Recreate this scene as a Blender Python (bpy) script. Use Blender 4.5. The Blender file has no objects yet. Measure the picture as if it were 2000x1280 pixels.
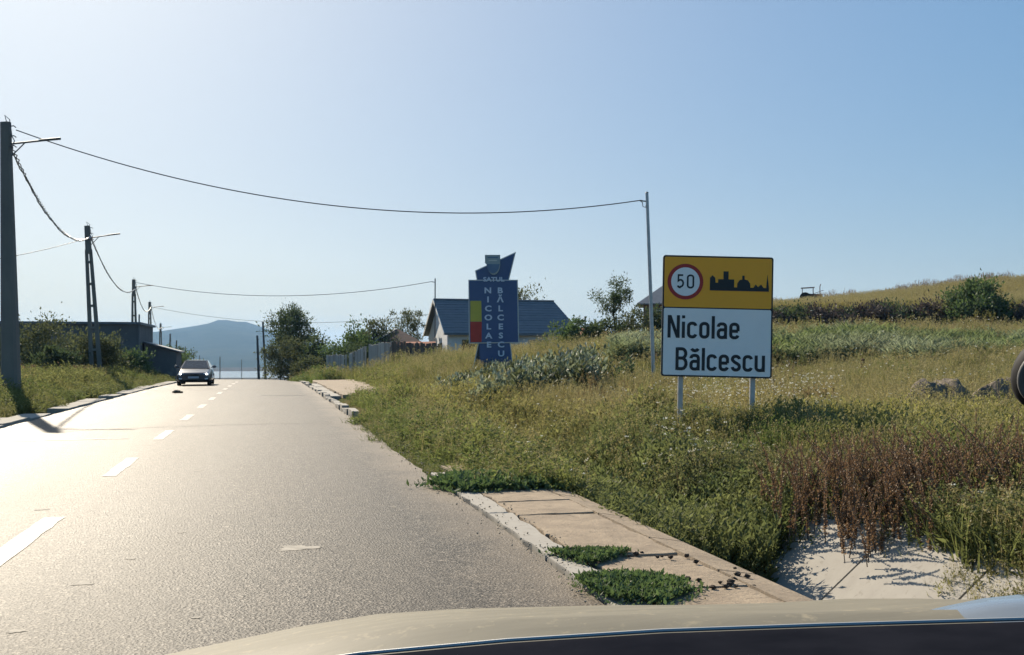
import bpy, math, random
import numpy as np
from mathutils import Vector, Matrix

random.seed(7)
rng = np.random.default_rng(11)
scene = bpy.context.scene
COL = scene.collection
R = math.radians

# ------------------------------------------------------------------ camera
cam_data = bpy.data.cameras.new('camera')
cam_data.lens = 36.0
cam_data.sensor_width = 36.0
cam_data.clip_start = 0.05
cam_data.clip_end = 60000
cam = bpy.data.objects.new('camera', cam_data)
cam.location = (0, 0, 1.35)
cam.rotation_euler = (R(90 + 1.63), 0, R(-13.4))
COL.objects.link(cam)
scene.camera = cam

# ------------------------------------------------------------------ sky, sun, exposure
SKY_SAT, SKY_GAM = 2.4, 0.34
SUN_EL, SUN_AZ = 33.0, -17.0          # degrees; azimuth from +Y, negative = towards -X
world = bpy.data.worlds.new('World')
scene.world = world
world.use_nodes = True
wn = world.node_tree
wn.nodes.clear()
sky = wn.nodes.new('ShaderNodeTexSky')
sky.sky_type = 'NISHITA'
sky.sun_disc = False
sky.sun_elevation = R(SUN_EL)
sky.sun_rotation = R(SUN_AZ)
sky.altitude = 50
sky.air_density = 0.9
sky.dust_density = 2.4
sky.ozone_density = 5.0
bg = wn.nodes.new('ShaderNodeBackground')
bg.inputs['Strength'].default_value = 0.15
wo = wn.nodes.new('ShaderNodeOutputWorld')
hsv = wn.nodes.new('ShaderNodeHueSaturation')
hsv.inputs['Saturation'].default_value = SKY_SAT
gam = wn.nodes.new('ShaderNodeGamma')
gam.inputs['Gamma'].default_value = SKY_GAM
wn.links.new(sky.outputs[0], gam.inputs['Color'])
wn.links.new(gam.outputs[0], hsv.inputs['Color'])
tnt = wn.nodes.new('ShaderNodeMix')
tnt.data_type = 'RGBA'
tnt.blend_type = 'MULTIPLY'
tnt.inputs[0].default_value = 1.0
tnt.inputs[7].default_value = (.98, 1.04, 1.04, 1)
wn.links.new(hsv.outputs[0], tnt.inputs[6])
wn.links.new(tnt.outputs[2], bg.inputs['Color'])
wn.links.new(bg.outputs[0], wo.inputs['Surface'])

sun_data = bpy.data.lights.new('sun', 'SUN')
sun_data.energy = 4.2
sun_data.angle = R(0.6)
sun_data.color = (1.0, 0.88, 0.70)
sun = bpy.data.objects.new('sun', sun_data)
sd = Vector((math.sin(R(SUN_AZ)) * math.cos(R(SUN_EL)), math.cos(R(SUN_AZ)) * math.cos(R(SUN_EL)), math.sin(R(SUN_EL))))
sun.rotation_euler = sd.to_track_quat('Z', 'Y').to_euler()
sun.location = sd * 50
COL.objects.link(sun)

vs = scene.view_settings
vs.view_transform = 'Standard'
vs.look = 'None'
vs.gamma = 1
vs.use_curve_mapping = False
vs.exposure = 1.19
scene.cycles.use_denoising = True
scene.cycles.max_bounces = 5
scene.cycles.diffuse_bounces = 2
scene.cycles.glossy_bounces = 2
scene.cycles.transmission_bounces = 3
scene.cycles.transparent_max_bounces = 8
scene.cycles.volume_bounces = 0

# ------------------------------------------------------------------ materials
def new_mat(name):
    m = bpy.data.materials.new(name)
    m.use_nodes = True
    m.node_tree.nodes.clear()
    return m, m.node_tree.nodes, m.node_tree.links

def mix_color(N, L, fac, a, b, blend='MIX'):
    n = N.new('ShaderNodeMix')
    n.data_type = 'RGBA'
    n.blend_type = blend
    for sock, v in ((n.inputs[0], fac), (n.inputs[6], a), (n.inputs[7], b)):
        if hasattr(v, 'is_linked') or hasattr(v, 'links'):
            L.new(v, sock)
        elif isinstance(v, (int, float)):
            sock.default_value = v
        else:
            sock.default_value = (*v, 1)
    return n.outputs[2]

def noise(N, L, scale, detail=4, rough=0.6, vec=None, coord='Object', dist=0.0, stretch=None):
    if vec is None:
        tc = N.new('ShaderNodeTexCoord')
        vec = tc.outputs[coord]
    if stretch:
        mp = N.new('ShaderNodeMapping')
        mp.inputs['Scale'].default_value = stretch
        L.new(vec, mp.inputs['Vector'])
        vec = mp.outputs[0]
    n = N.new('ShaderNodeTexNoise')
    n.inputs['Scale'].default_value = scale
    n.inputs['Detail'].default_value = detail
    n.inputs['Roughness'].default_value = rough
    n.inputs['Distortion'].default_value = dist
    L.new(vec, n.inputs['Vector'])
    return n.outputs[0]

def ramp(N, L, fac, lo, hi):
    r = N.new('ShaderNodeMapRange')
    r.inputs[1].default_value = lo
    r.inputs[2].default_value = hi
    L.new(fac, r.inputs[0])
    return r.outputs[0]

def surf(name, c1, c2=None, rough=0.8, scale=3.0, bump=0.0, bscale=None, metal=0.0, spec=0.4, c3=None, s3=20.0, stretch=None, lohi=(0.35, 0.65), coat=0.0, bdist=0.01):
    """Painted / mineral surface: two colours mixed by noise, optional third fine speckle, bump."""
    m, N, L = new_mat(name)
    p = N.new('ShaderNodeBsdfPrincipled')
    o = N.new('ShaderNodeOutputMaterial')
    L.new(p.outputs[0], o.inputs[0])
    p.inputs['Roughness'].default_value = rough
    p.inputs['Metallic'].default_value = metal
    p.inputs['Specular IOR Level'].default_value = spec
    p.inputs['Coat Weight'].default_value = coat
    p.inputs['Coat Roughness'].default_value = 0.08
    if c2 is None:
        c2 = tuple(v * 0.8 for v in c1)
    col = mix_color(N, L, ramp(N, L, noise(N, L, scale, 5, 0.65, stretch=stretch), *lohi), c1, c2)
    if c3 is not None:
        col = mix_color(N, L, ramp(N, L, noise(N, L, s3, 3, 0.7), 0.58, 0.72), col, c3)
    L.new(col, p.inputs['Base Color'])
    if bump > 0:
        b = N.new('ShaderNodeBump')
        b.inputs['Strength'].default_value = bump
        b.inputs['Distance'].default_value = bdist
        L.new(noise(N, L, bscale or scale * 6, 6, 0.7, stretch=stretch), b.inputs['Height'])
        L.new(b.outputs[0], p.inputs['Normal'])
    return m

def leaf_mat(name, c1, c2, trans=0.45, scale=1.2, instanced=False, gloss=0.04, fine=9.0):
    """Thin leaves: diffuse plus light coming through from behind."""
    m, N, L = new_mat(name)
    o = N.new('ShaderNodeOutputMaterial')
    if instanced:
        a = N.new('ShaderNodeAttribute')
        a.attribute_type = 'INSTANCER'
        a.attribute_name = 'tint'
        oi = N.new('ShaderNodeObjectInfo')
        hs = N.new('ShaderNodeHueSaturation')
        mr = N.new('ShaderNodeMapRange')
        mr.inputs[3].default_value = 0.75
        mr.inputs[4].default_value = 1.25
        L.new(oi.outputs['Random'], mr.inputs[0])
        L.new(mr.outputs[0], hs.inputs['Value'])
        L.new(a.outputs['Color'], hs.inputs['Color'])
        col = mix_color(N, L, 1.0, hs.outputs[0], c1, 'MULTIPLY')
        col = mix_color(N, L, ramp(N, L, noise(N, L, 7.0, 2), 0.4, 0.65), col, mix_color(N, L, 1.0, hs.outputs[0], c2, 'MULTIPLY'))
    else:
        col = mix_color(N, L, ramp(N, L, noise(N, L, scale, 3), 0.38, 0.62), c1, c2)
        col = mix_color(N, L, ramp(N, L, noise(N, L, fine, 2), 0.45, 0.7), col, tuple(min(1, v * 1.5) for v in c2))
    d = N.new('ShaderNodeBsdfDiffuse')
    t = N.new('ShaderNodeBsdfTranslucent')
    g = N.new('ShaderNodeBsdfGlossy')
    g.inputs['Roughness'].default_value = 0.6
    L.new(col, d.inputs[0])
    L.new(col, t.inputs[0])
    x = N.new('ShaderNodeMixShader')
    x.inputs[0].default_value = trans
    L.new(d.outputs[0], x.inputs[1])
    L.new(t.outputs[0], x.inputs[2])
    y = N.new('ShaderNodeMixShader')
    y.inputs[0].default_value = gloss
    L.new(x.outputs[0], y.inputs[1])
    L.new(g.outputs[0], y.inputs[2])
    L.new(y.outputs[0], o.inputs[0])
    return m

# ------------------------------------------------------------------ mesh helpers
class MB:
    def __init__(self):
        self.v, self.f = [], []
    def add(self, vs, fs):
        o = len(self.v)
        self.v.extend([tuple(p) for p in vs])
        self.f.extend([tuple(i + o for i in q) for q in fs])
        return self
    def box(self, x0, x1, y0, y1, z0, z1, M=None):
        vs = [Vector(p) for p in ((x0,y0,z0),(x1,y0,z0),(x1,y1,z0),(x0,y1,z0),(x0,y0,z1),(x1,y0,z1),(x1,y1,z1),(x0,y1,z1))]
        if M is not None:
            vs = [M @ p for p in vs]
        return self.add(vs, [(0,3,2,1),(4,5,6,7),(0,1,5,4),(1,2,6,5),(2,3,7,6),(3,0,4,7)])
    def hexa(self, vs):
        return self.add(vs, [(0,3,2,1),(4,5,6,7),(0,1,5,4),(1,2,6,5),(2,3,7,6),(3,0,4,7)])
    def bar(self, a, b, w, h=None, w2=None, h2=None):
        """square bar from a to b, tapering"""
        a, b = Vector(a), Vector(b)
        h = h or w
        w2 = w2 or w
        h2 = h2 or (h * w2 / w)
        d = (b - a).normalized()
        s = d.cross(Vector((0,0,1)))
        if s.length < 1e-3:
            s = Vector((1,0,0))
        s.normalize()
        u = s.cross(d)
        q = lambda c, ww, hh: [c - s*ww/2 - u*hh/2, c + s*ww/2 - u*hh/2, c + s*ww/2 + u*hh/2, c - s*ww/2 + u*hh/2]
        return self.hexa(q(a, w, h) + q(b, w2, h2))
    def tube(self, pts, r, n=8, cap=True):
        pts = [Vector(p) for p in pts]
        rs = r if isinstance(r, (list, tuple)) else [r] * len(pts)
        o = len(self.v)
        prev = None
        for i, p in enumerate(pts):
            d = (pts[min(i+1, len(pts)-1)] - pts[max(i-1, 0)]).normalized()
            s = d.cross(Vector((0,0,1))) if prev is None else prev - d * prev.dot(d)
            if s.length < 1e-3:
                s = d.cross(Vector((0,1,0)))
            s.normalize()
            prev = s
            u = d.cross(s)
            for k in range(n):
                a = 2*math.pi*k/n
                self.v.append(tuple(p + (s*math.cos(a) + u*math.sin(a)) * rs[i]))
        for i in range(len(pts)-1):
            for k in range(n):
                k2 = (k+1) % n
                self.f.append((o+i*n+k, o+i*n+k2, o+(i+1)*n+k2, o+(i+1)*n+k))
        if cap:
            self.f.append(tuple(o+k for k in range(n))[::-1])
            self.f.append(tuple(o+(len(pts)-1)*n+k for k in range(n)))
        return self
    def prism(self, poly, y0, y1, M=None):
        """poly in xz, extruded along y from y0 to y1"""
        n = len(poly)
        vs = [Vector((x, y0, z)) for x, z in poly] + [Vector((x, y1, z)) for x, z in poly]
        if M is not None:
            vs = [M @ p for p in vs]
        fs = [tuple(range(n)), tuple(range(2*n-1, n-1, -1))]
        fs += [((i+1) % n, i, n+i, n+(i+1) % n) for i in range(n)]
        return self.add(vs, fs)
    def grid(self, rows):
        o = len(self.v)
        n = len(rows[0])
        for r in rows:
            self.v.extend([tuple(p) for p in r])
        for i in range(len(rows)-1):
            for j in range(n-1):
                self.f.append((o+i*n+j, o+i*n+j+1, o+(i+1)*n+j+1, o+(i+1)*n+j))
        return self
    def blob(self, c, r, n=8, m=5, jit=0.15, rnd=random):
        c = Vector(c)
        rows = []
        rx, ry, rz = r if isinstance(r, (tuple, list)) else (r, r, r)
        vs = []
        for i in range(m+1):
            t = math.pi*i/m
            row = []
            for k in range(n):
                a = 2*math.pi*k/n
                q = 1 + rnd.uniform(-jit, jit) if 0 < i < m else 1
                row.append(c + Vector((rx*math.sin(t)*math.cos(a)*q, ry*math.sin(t)*math.sin(a)*q, -rz*math.cos(t)*q)))
            row.append(row[0])
            rows.append(row)
        return self.grid(rows)
    def build(self, name, mat, parent=None, smooth=False, loc=None):
        me = bpy.data.meshes.new(name)
        me.from_pydata(self.v, [], self.f)
        me.update()
        return obj(name, me, mat, parent, smooth, loc)

def obj(name, me, mat, parent=None, smooth=False, loc=None):
    ob = bpy.data.objects.new(name, me)
    COL.objects.link(ob)
    if mat is not None and len(me.materials) == 0:
        me.materials.append(mat)
    if smooth:
        me.polygons.foreach_set('use_smooth', [True]*len(me.polygons))
    if parent is not None:
        ob.parent = parent
    if loc is not None:
        ob.location = loc
    return ob

def tag(o, label=None, cat=None, group=None, kind=None):
    if label: o['label'] = label
    if cat: o['category'] = cat
    if group: o['group'] = group
    if kind: o['kind'] = kind
    return o

def thing(name, label, cat, loc=(0,0,0), rz=0.0, group=None, rot=None):
    o = bpy.data.objects.new(name, None)
    o.empty_display_size = 0.2
    COL.objects.link(o)
    o.location = loc
    o.rotation_euler = rot or (0, 0, rz)
    return tag(o, label, cat, group)

def copy_tree(o, parent=None):
    c = o.copy()
    COL.objects.link(c)
    c.parent = parent
    for ch in list(o.children):
        copy_tree(ch, c)
    return c

def np_mesh(name, V, F):
    """V (n,3), F (m,k) all faces with k corners"""
    me = bpy.data.meshes.new(name)
    V = np.asarray(V, np.float32)
    F = np.asarray(F, np.int32)
    me.vertices.add(len(V))
    me.vertices.foreach_set('co', V.ravel())
    me.loops.add(F.size)
    me.loops.foreach_set('vertex_index', F.ravel())
    me.polygons.add(len(F))
    me.polygons.foreach_set('loop_start', np.arange(len(F), dtype=np.int32) * F.shape[1])
    me.update(calc_edges=True)
    me.validate()
    return me

def leaf_quads(C, D, length, width, rg, fold=0.25):
    """Diamond leaves: C (n,3) base points, D (n,3) directions -> V,F (two triangles folded)."""
    n = len(C)
    D = D / np.maximum(np.linalg.norm(D, axis=1, keepdims=True), 1e-6)
    A = rg.normal(size=(n, 3))
    S = np.cross(D, A)
    S /= np.maximum(np.linalg.norm(S, axis=1, keepdims=True), 1e-6)
    U = np.cross(S, D)
    ln = np.broadcast_to(np.asarray(length, float), (n,))[:, None]
    wd = np.broadcast_to(np.asarray(width, float), (n,))[:, None]
    mid = C + D*ln*0.45 + U*wd*fold
    V = np.stack([C, mid - S*wd*0.5, C + D*ln, mid + S*wd*0.5], 1).reshape(-1, 3)
    b = np.arange(n)[:, None]*4
    F = np.concatenate([b + np.array([[0, 1, 2]]), b + np.array([[0, 2, 3]])], 0)
    return V, F

def sm(a, b, x):
    t = np.clip((np.asarray(x, float) - a) / (b - a), 0, 1)
    return t*t*(3 - 2*t)

def vnoise(x, y, s, seed=0):
    """smooth value noise, numpy"""
    x = np.asarray(x, float)/s + 1000.3*seed
    y = np.asarray(y, float)/s - 517.7*seed
    xi, yi = np.floor(x), np.floor(y)
    fx, fy = x - xi, y - yi
    fx, fy = fx*fx*(3-2*fx), fy*fy*(3-2*fy)
    h = lambda a, b: np.modf(np.abs(np.sin(a*127.1 + b*311.7 + seed*74.7)*43758.5453))[0]
    return (h(xi, yi)*(1-fx) + h(xi+1, yi)*fx)*(1-fy) + (h(xi, yi+1)*(1-fx) + h(xi+1, yi+1)*fx)*fy
def struct(name, label):
    o = bpy.data.objects.new(name, None)
    COL.objects.link(o)
    return tag(o, label, kind='structure')

# ------------------------------------------------------------------ terrain shape
GY = np.array([-300, 45, 70, 100, 150, 200, 300, 420, 550, 900, 1400, 1600, 1700, 2250, 2500, 9500.])
GZ = np.array([0, 0, -.17, -.8, -2.5, -4.2, -7.4, -10.0, -13.4, -21.5, -30, -30.4, -34, -34, -27, -22.])
def road_z(Y):
    Y = np.asarray(Y, float)
    return (np.interp(Y-6, GY, GZ) + np.interp(Y, GY, GZ) + np.interp(Y+6, GY, GZ)) / 3
PX = np.array([-300, 60, 90, 121, 158, 194, 225, 272, 340, 430, 560, 900, 3000.])
PXX = np.array([0, 0, -3.2, -5.6, -8.2, -10.2, -11.7, -13.4, -15, -12, -7, 0, 0.])
def road_x(Y):
    return np.interp(Y, PX, PXX)

XL, XR = -4.86, 1.79          # road edges
def height(X, Y):
    X, Y = np.asarray(X, float), np.asarray(Y, float)
    g = road_z(Y)
    s = X - XR
    Rr = np.hypot(X, Y)
    az = np.degrees(np.arctan2(X, np.maximum(Y, 0.01)))
    A = sm(17, 28, az) * sm(0, 30, Y)
    f = .22*sm(3.0, 4.4, s) + .85*sm(2.6, 7.5, s)*sm(30, 39.5, Y) + .80*sm(8.2, 22, s)*sm(9, 44, Rr)
    hill = .35*sm(40, 60, Rr) + .75*sm(60, 77, Rr) + 2.2*sm(77, 80, Rr) + (1.9 + 2.3*sm(26, 41, az))*sm(81, 122, Rr)
    hill = hill - 6*sm(126, 260, Rr)
    f = f + A*hill
    f = f*(1 - .8*sm(90, 300, Y)*(1-A)) 
    w = sm(1.2, 8, s)*sm(-5, 8, Y)
    far = sm(90, 260, Y)*(1-A)
    right = g*(sm(60, 130, Y)*(1-A) + (1-sm(60, 130, Y))) + f
    right = np.where(s > 0, right, g)
    # roadside ditch
    dep = .62*(1 - .75*sm(12.0, 20.0, Y))*(1 - sm(24, 34, Y))
    ditch = sm(2.95, 3.72, X)*(1 - sm(4.12, 4.95, X))
    prof = np.clip((X-2.95)/.77, 0, 1) - np.clip((X-4.12)/.80, 0, 1)
    z = right - dep*prof
    # left verge: shallow rise
    l = XL - X
    left = g + .16*sm(.9, 3.0, l) + .25*sm(6, 30, l)*(1-sm(60, 120, Y))
    z = np.where(X < XL, left, z)
    nz = (vnoise(X, Y, 1.7, 1) - .5)*.10 + (vnoise(X, Y, 6.0, 2) - .5)*.22
    off = sm(5.0, 6.5, X) + sm(5.6, 7.5, -X)
    z = z + nz*np.clip(off, 0, 1)
    under = (X > -5.7)*(X < np.where(Y < 12.65, 4.96, 2.3))*1.0
    z = z - .10*under
    return z

def H(x, y):
    return float(height(np.array([x]), np.array([y]))[0])

def steps(*segs):
    out = []
    for a, b, n in segs:
        out += list(np.linspace(a, b, n, endpoint=False))
    return np.array(out + [segs[-1][1]])

xs = steps((-9000, -1500, 8), (-1500, -200, 10), (-200, -40, 16), (-40, -10, 24), (-10, -4, 24), (-4, 1.8, 12),
           (1.8, 2.95, 6), (2.95, 3.72, 5), (3.72, 4.12, 3), (4.12, 4.92, 5), (4.92, 9, 20), (9, 30, 60), (30, 90, 80), (90, 200, 22), (200, 1500, 10), (1500, 9000, 8))
ys = steps((-300, 0, 10), (0, 4, 5), (4, 24, 70), (24, 60, 72), (60, 130, 90), (130, 300, 30), (300, 900, 20), (900, 2600, 40), (2600, 9000, 14))
GXX, GYY = np.meshgrid(xs, ys)
GZZ = height(GXX, GYY)
V = np.stack([GXX.ravel(), GYY.ravel(), GZZ.ravel()], 1)
nx, ny = len(xs), len(ys)
ii = (np.arange(ny-1)[:, None]*nx + np.arange(nx-1)[None, :]).ravel()
F = np.stack([ii, ii+1, ii+nx+1, ii+nx], 1)

def ground_material():
    m, N, L = new_mat('ground_soil_and_thatch')
    p = N.new('ShaderNodeBsdfPrincipled')
    o = N.new('ShaderNodeOutputMaterial')
    L.new(p.outputs[0], o.inputs[0])
    p.inputs['Roughness'].default_value = 1.0
    p.inputs['Specular IOR Level'].default_value = 0.0
    c = mix_color(N, L, ramp(N, L, noise(N, L, 0.35, 6, .7), .4, .6), (.15, .125, .06), (.075, .09, .035))
    c = mix_color(N, L, ramp(N, L, noise(N, L, 6.0, 5, .75), .45, .65), c, (.09, .07, .04))
    geo = N.new('ShaderNodeNewGeometry')
    sx = N.new('ShaderNodeSeparateXYZ')
    L.new(geo.outputs['Position'], sx.inputs[0])
    far = ramp(N, L, sx.outputs['Y'], 300, 900)
    c = mix_color(N, L, far, c, (.075, .06, .04))
    L.new(c, p.inputs['Base Color'])
    b = N.new('ShaderNodeBump')
    b.inputs['Strength'].default_value = .8
    b.inputs['Distance'].default_value = .08
    L.new(noise(N, L, 9, 6, .75), b.inputs['Height'])
    L.new(b.outputs[0], p.inputs['Normal'])
    return m
M_ground = ground_material()
ground = obj('ground', np_mesh('ground', V, F), M_ground, smooth=True)
tag(ground, 'grassy ground falling away to the lake and rising to the hill', kind='structure')

# ------------------------------------------------------------------ road
def asphalt_material():
    m, N, L = new_mat('worn_asphalt')
    p = N.new('ShaderNodeBsdfPrincipled')
    o = N.new('ShaderNodeOutputMaterial')
    L.new(p.outputs[0], o.inputs[0])
    big = noise(N, L, .45, 4, .6, stretch=(2.2, .35, 1))
    c = mix_color(N, L, ramp(N, L, big, .35, .65), (.040, .035, .029), (.060, .052, .043))
    # chippings
    tc = N.new('ShaderNodeTexCoord')
    vo = N.new('ShaderNodeTexVoronoi')
    vo.inputs['Scale'].default_value = 60
    L.new(tc.outputs['Object'], vo.inputs['Vector'])
    hs = N.new('ShaderNodeSeparateColor')
    L.new(vo.outputs['Color'], hs.inputs[0])
    c = mix_color(N, L, ramp(N, L, hs.outputs[0], .60, 1.0), c, (.20, .172, .138))
    c = mix_color(N, L, ramp(N, L, hs.outputs[1], .62, .9), c, (.018, .016, .014))
    # tyre tracks, stains and hairline cracks
    sx0 = N.new('ShaderNodeSeparateXYZ')
    L.new(tc.outputs['Object'], sx0.inputs[0])
    mm = N.new('ShaderNodeMath'); mm.operation = 'MULTIPLY_ADD'; mm.inputs[1].default_value = 2*math.pi/1.5; mm.inputs[2].default_value = 2*math.pi*.7/1.5
    L.new(sx0.outputs[0], mm.inputs[0])
    cs = N.new('ShaderNodeMath'); cs.operation = 'COSINE'
    L.new(mm.outputs[0], cs.inputs[0])
    trk = ramp(N, L, cs.outputs[0], .1, 1.0)
    tf = N.new('ShaderNodeMath'); tf.operation = 'MULTIPLY'; tf.inputs[1].default_value = .38
    L.new(trk, tf.inputs[0])
    c = mix_color(N, L, tf.outputs[0], c, (.07, .061, .05))
    c = mix_color(N, L, ramp(N, L, noise(N, L, 1.1, 5, .7, stretch=(1.3, .5, 1)), .60, .74), c, (.045, .040, .034))
    dv = N.new('ShaderNodeTexVoronoi'); dv.feature = 'DISTANCE_TO_EDGE'; dv.inputs['Scale'].default_value = .42
    wv = N.new('ShaderNodeVectorMath'); wv.operation = 'ADD'
    nc_ = N.new('ShaderNodeTexNoise'); nc_.inputs['Scale'].default_value = 1.6; nc_.inputs['Detail'].default_value = 6
    L.new(tc.outputs['Object'], nc_.inputs['Vector'])
    L.new(tc.outputs['Object'], wv.inputs[0]); L.new(nc_.outputs['Color'], wv.inputs[1])
    L.new(wv.outputs[0], dv.inputs['Vector'])
    ck = N.new('ShaderNodeMapRange'); ck.inputs[1].default_value = .0; ck.inputs[2].default_value = .010; ck.inputs[3].default_value = .8; ck.inputs[4].default_value = 0
    L.new(dv.outputs['Distance'], ck.inputs[0])
    cm = N.new('ShaderNodeMath'); cm.operation = 'MULTIPLY'
    L.new(ck.outputs[0], cm.inputs[0]); L.new(ramp(N, L, noise(N, L, .3, 2), .50, .60), cm.inputs[1])
    c = mix_color(N, L, cm.outputs[0], c, (.02, .018, .016))
    # dusty strip towards the concrete edge
    sx = N.new('ShaderNodeSeparateXYZ')
    L.new(tc.outputs['Object'], sx.inputs[0])
    ad = N.new('ShaderNodeMath'); ad.operation = 'ADD'
    nz = N.new('ShaderNodeMath'); nz.operation = 'MULTIPLY'; nz.inputs[1].default_value = 1.1
    L.new(noise(N, L, .9, 5, .7), nz.inputs[0])
    L.new(sx.outputs[0], ad.inputs[0]); L.new(nz.outputs[0], ad.inputs[1])
    c = mix_color(N, L, ramp(N, L, ad.outputs[0], 1.75, 2.45), c, (.19, .155, .115))
    L.new(c, p.inputs['Base Color'])
    r = N.new('ShaderNodeMapRange')
    r.inputs[3].default_value = .47
    r.inputs[4].default_value = .60
    L.new(big, r.inputs[0])
    L.new(r.outputs[0], p.inputs['Roughness'])
    p.inputs['Specular IOR Level'].default_value = .115
    b1 = N.new('ShaderNodeBump')
    b1.inputs['Strength'].default_value = .40
    b1.inputs['Distance'].default_value = .008
    L.new(vo.outputs['Distance'], b1.inputs['Height'])
    b2 = N.new('ShaderNodeBump')
    b2.inputs['Strength'].default_value = .55
    b2.inputs['Distance'].default_value = .012
    L.new(noise(N, L, 58, 3, .75), b2.inputs['Height'])
    L.new(b1.outputs[0], b2.inputs['Normal'])
    L.new(b2.outputs[0], p.inputs['Normal'])
    return m
M_asphalt = asphalt_material()

ry = steps((-30, 4, 17), (4, 24, 80), (24, 70, 92), (70, 160, 45), (160, 600, 60))
def edge_wob(Y, seed):
    return (vnoise(Y, Y*0, .8, seed) - .5)*.10 + (vnoise(Y, Y*0, .23, seed+1) - .5)*.05
rxs = np.linspace(0, 1, 9)
rows = []
for y in ry:
    a = XL + road_x(y) + float(edge_wob(np.array([y]), 5)[0])
    b = XR + road_x(y) + (float(edge_wob(np.array([y]), 9)[0]) if y > 10.2 else float(edge_wob(np.array([y]), 9)[0])*.35)
    rows.append([(a + (b-a)*t, y, float(road_z(y)) + .02*(1-(2*t-1)**2)) for t in rxs])
mb = MB().grid(rows)
road = mb.build('road', M_asphalt, smooth=True)
tag(road, 'worn grey asphalt road running to the crest', kind='structure')

def paint_material():
    m, N, L = new_mat('worn_white_paint')
    p = N.new('ShaderNodeBsdfPrincipled')
    o = N.new('ShaderNodeOutputMaterial')
    p.inputs['Roughness'].default_value = .55
    p.inputs['Specular IOR Level'].default_value = .13
    c = mix_color(N, L, ramp(N, L, noise(N, L, 3, 5, .7), .4, .7), (.48, .45, .40), (.27, .245, .21))
    tc = N.new('ShaderNodeTexCoord')
    vo = N.new('ShaderNodeTexVoronoi')
    vo.inputs['Scale'].default_value = 62
    L.new(tc.outputs['Object'], vo.inputs['Vector'])
    hs = N.new('ShaderNodeSeparateColor')
    L.new(vo.outputs['Color'], hs.inputs[0])
    c = mix_color(N, L, ramp(N, L, hs.outputs[0], .5, .9), c, (.12, .105, .09))
    L.new(c, p.inputs['Base Color'])
    b = N.new('ShaderNodeBump'); b.inputs['Strength'].default_value = .5; b.inputs['Distance'].default_value = .006
    L.new(vo.outputs['Distance'], b.inputs['Height']); L.new(b.outputs[0], p.inputs['Normal'])
    L.new(p.outputs[0], o.inputs[0])
    return m
M_paint = paint_material()

def road_sheet(x0, x1, y0, y1, dz, name, mat, n=6, jag=.02):
    def zz(x, y):
        t = (x - XL)/(XR - XL)
        return float(road_z(y)) + .02*(1-(2*t-1)**2) + dz
    rows = []
    for i in range(n+1):
        y = y0 + (y1-y0)*i/n
        j0, j1 = random.uniform(-jag, jag), random.uniform(-jag, jag)
        xx0, xx1 = x0 + j0, x1 + j1
        rows.append([(xx0 + (xx1-xx0)*t, y, zz(xx0 + (xx1-xx0)*t, y)) for t in (0, .5, 1)])
    return MB().grid(rows).build(name, mat, road)

for k in range(11):                      # centre line dashes, 2 m long every 5.1 m
    y1 = 9.15 + 5.15*k
    if y1 < 66:
        road_sheet(-1.79, -1.63, y1-2.15, y1, .004, 'centre_dash', M_paint, 8, .012)
for k in range(9):                       # short edge dashes on the far side
    y1 = 16.5 + 4.2*k
    road_sheet(-4.62, -4.52, y1-1.3, y1, .004, 'edge_dash', M_paint, 5, .02)

M_tar = surf('tar_seam', (.018, .017, .016), (.03, .028, .025), rough=.35)
road_sheet(-4.5, -2.2, 17.6, 17.72, .005, 'tar_seam', M_tar, 1, .03)
road_sheet(-.2, 1.3, 36.0, 36.15, .005, 'tar_seam', M_tar, 1, .05)
road_sheet(-3.9, -1.2, 44.0, 44.2, .005, 'tar_seam', M_tar, 1, .05)

# pale irregular blotches laid flat on the asphalt
M_blotch = surf('pale_road_blotch', (.30, .27, .225), (.16, .145, .12), rough=.8, scale=14)
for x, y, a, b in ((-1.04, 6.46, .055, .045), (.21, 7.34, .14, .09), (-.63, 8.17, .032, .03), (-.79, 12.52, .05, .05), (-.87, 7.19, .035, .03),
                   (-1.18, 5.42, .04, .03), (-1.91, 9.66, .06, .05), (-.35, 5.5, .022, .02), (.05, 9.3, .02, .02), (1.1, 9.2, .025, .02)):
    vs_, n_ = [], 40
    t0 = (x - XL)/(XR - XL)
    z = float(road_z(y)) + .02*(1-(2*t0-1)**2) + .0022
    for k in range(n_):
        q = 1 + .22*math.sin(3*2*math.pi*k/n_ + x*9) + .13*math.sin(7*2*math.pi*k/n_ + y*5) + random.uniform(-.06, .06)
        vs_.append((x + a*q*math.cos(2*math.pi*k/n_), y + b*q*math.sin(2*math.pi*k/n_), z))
    MB().add(vs_, [tuple(range(n_))]).build('blotch', M_blotch, road)

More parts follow.
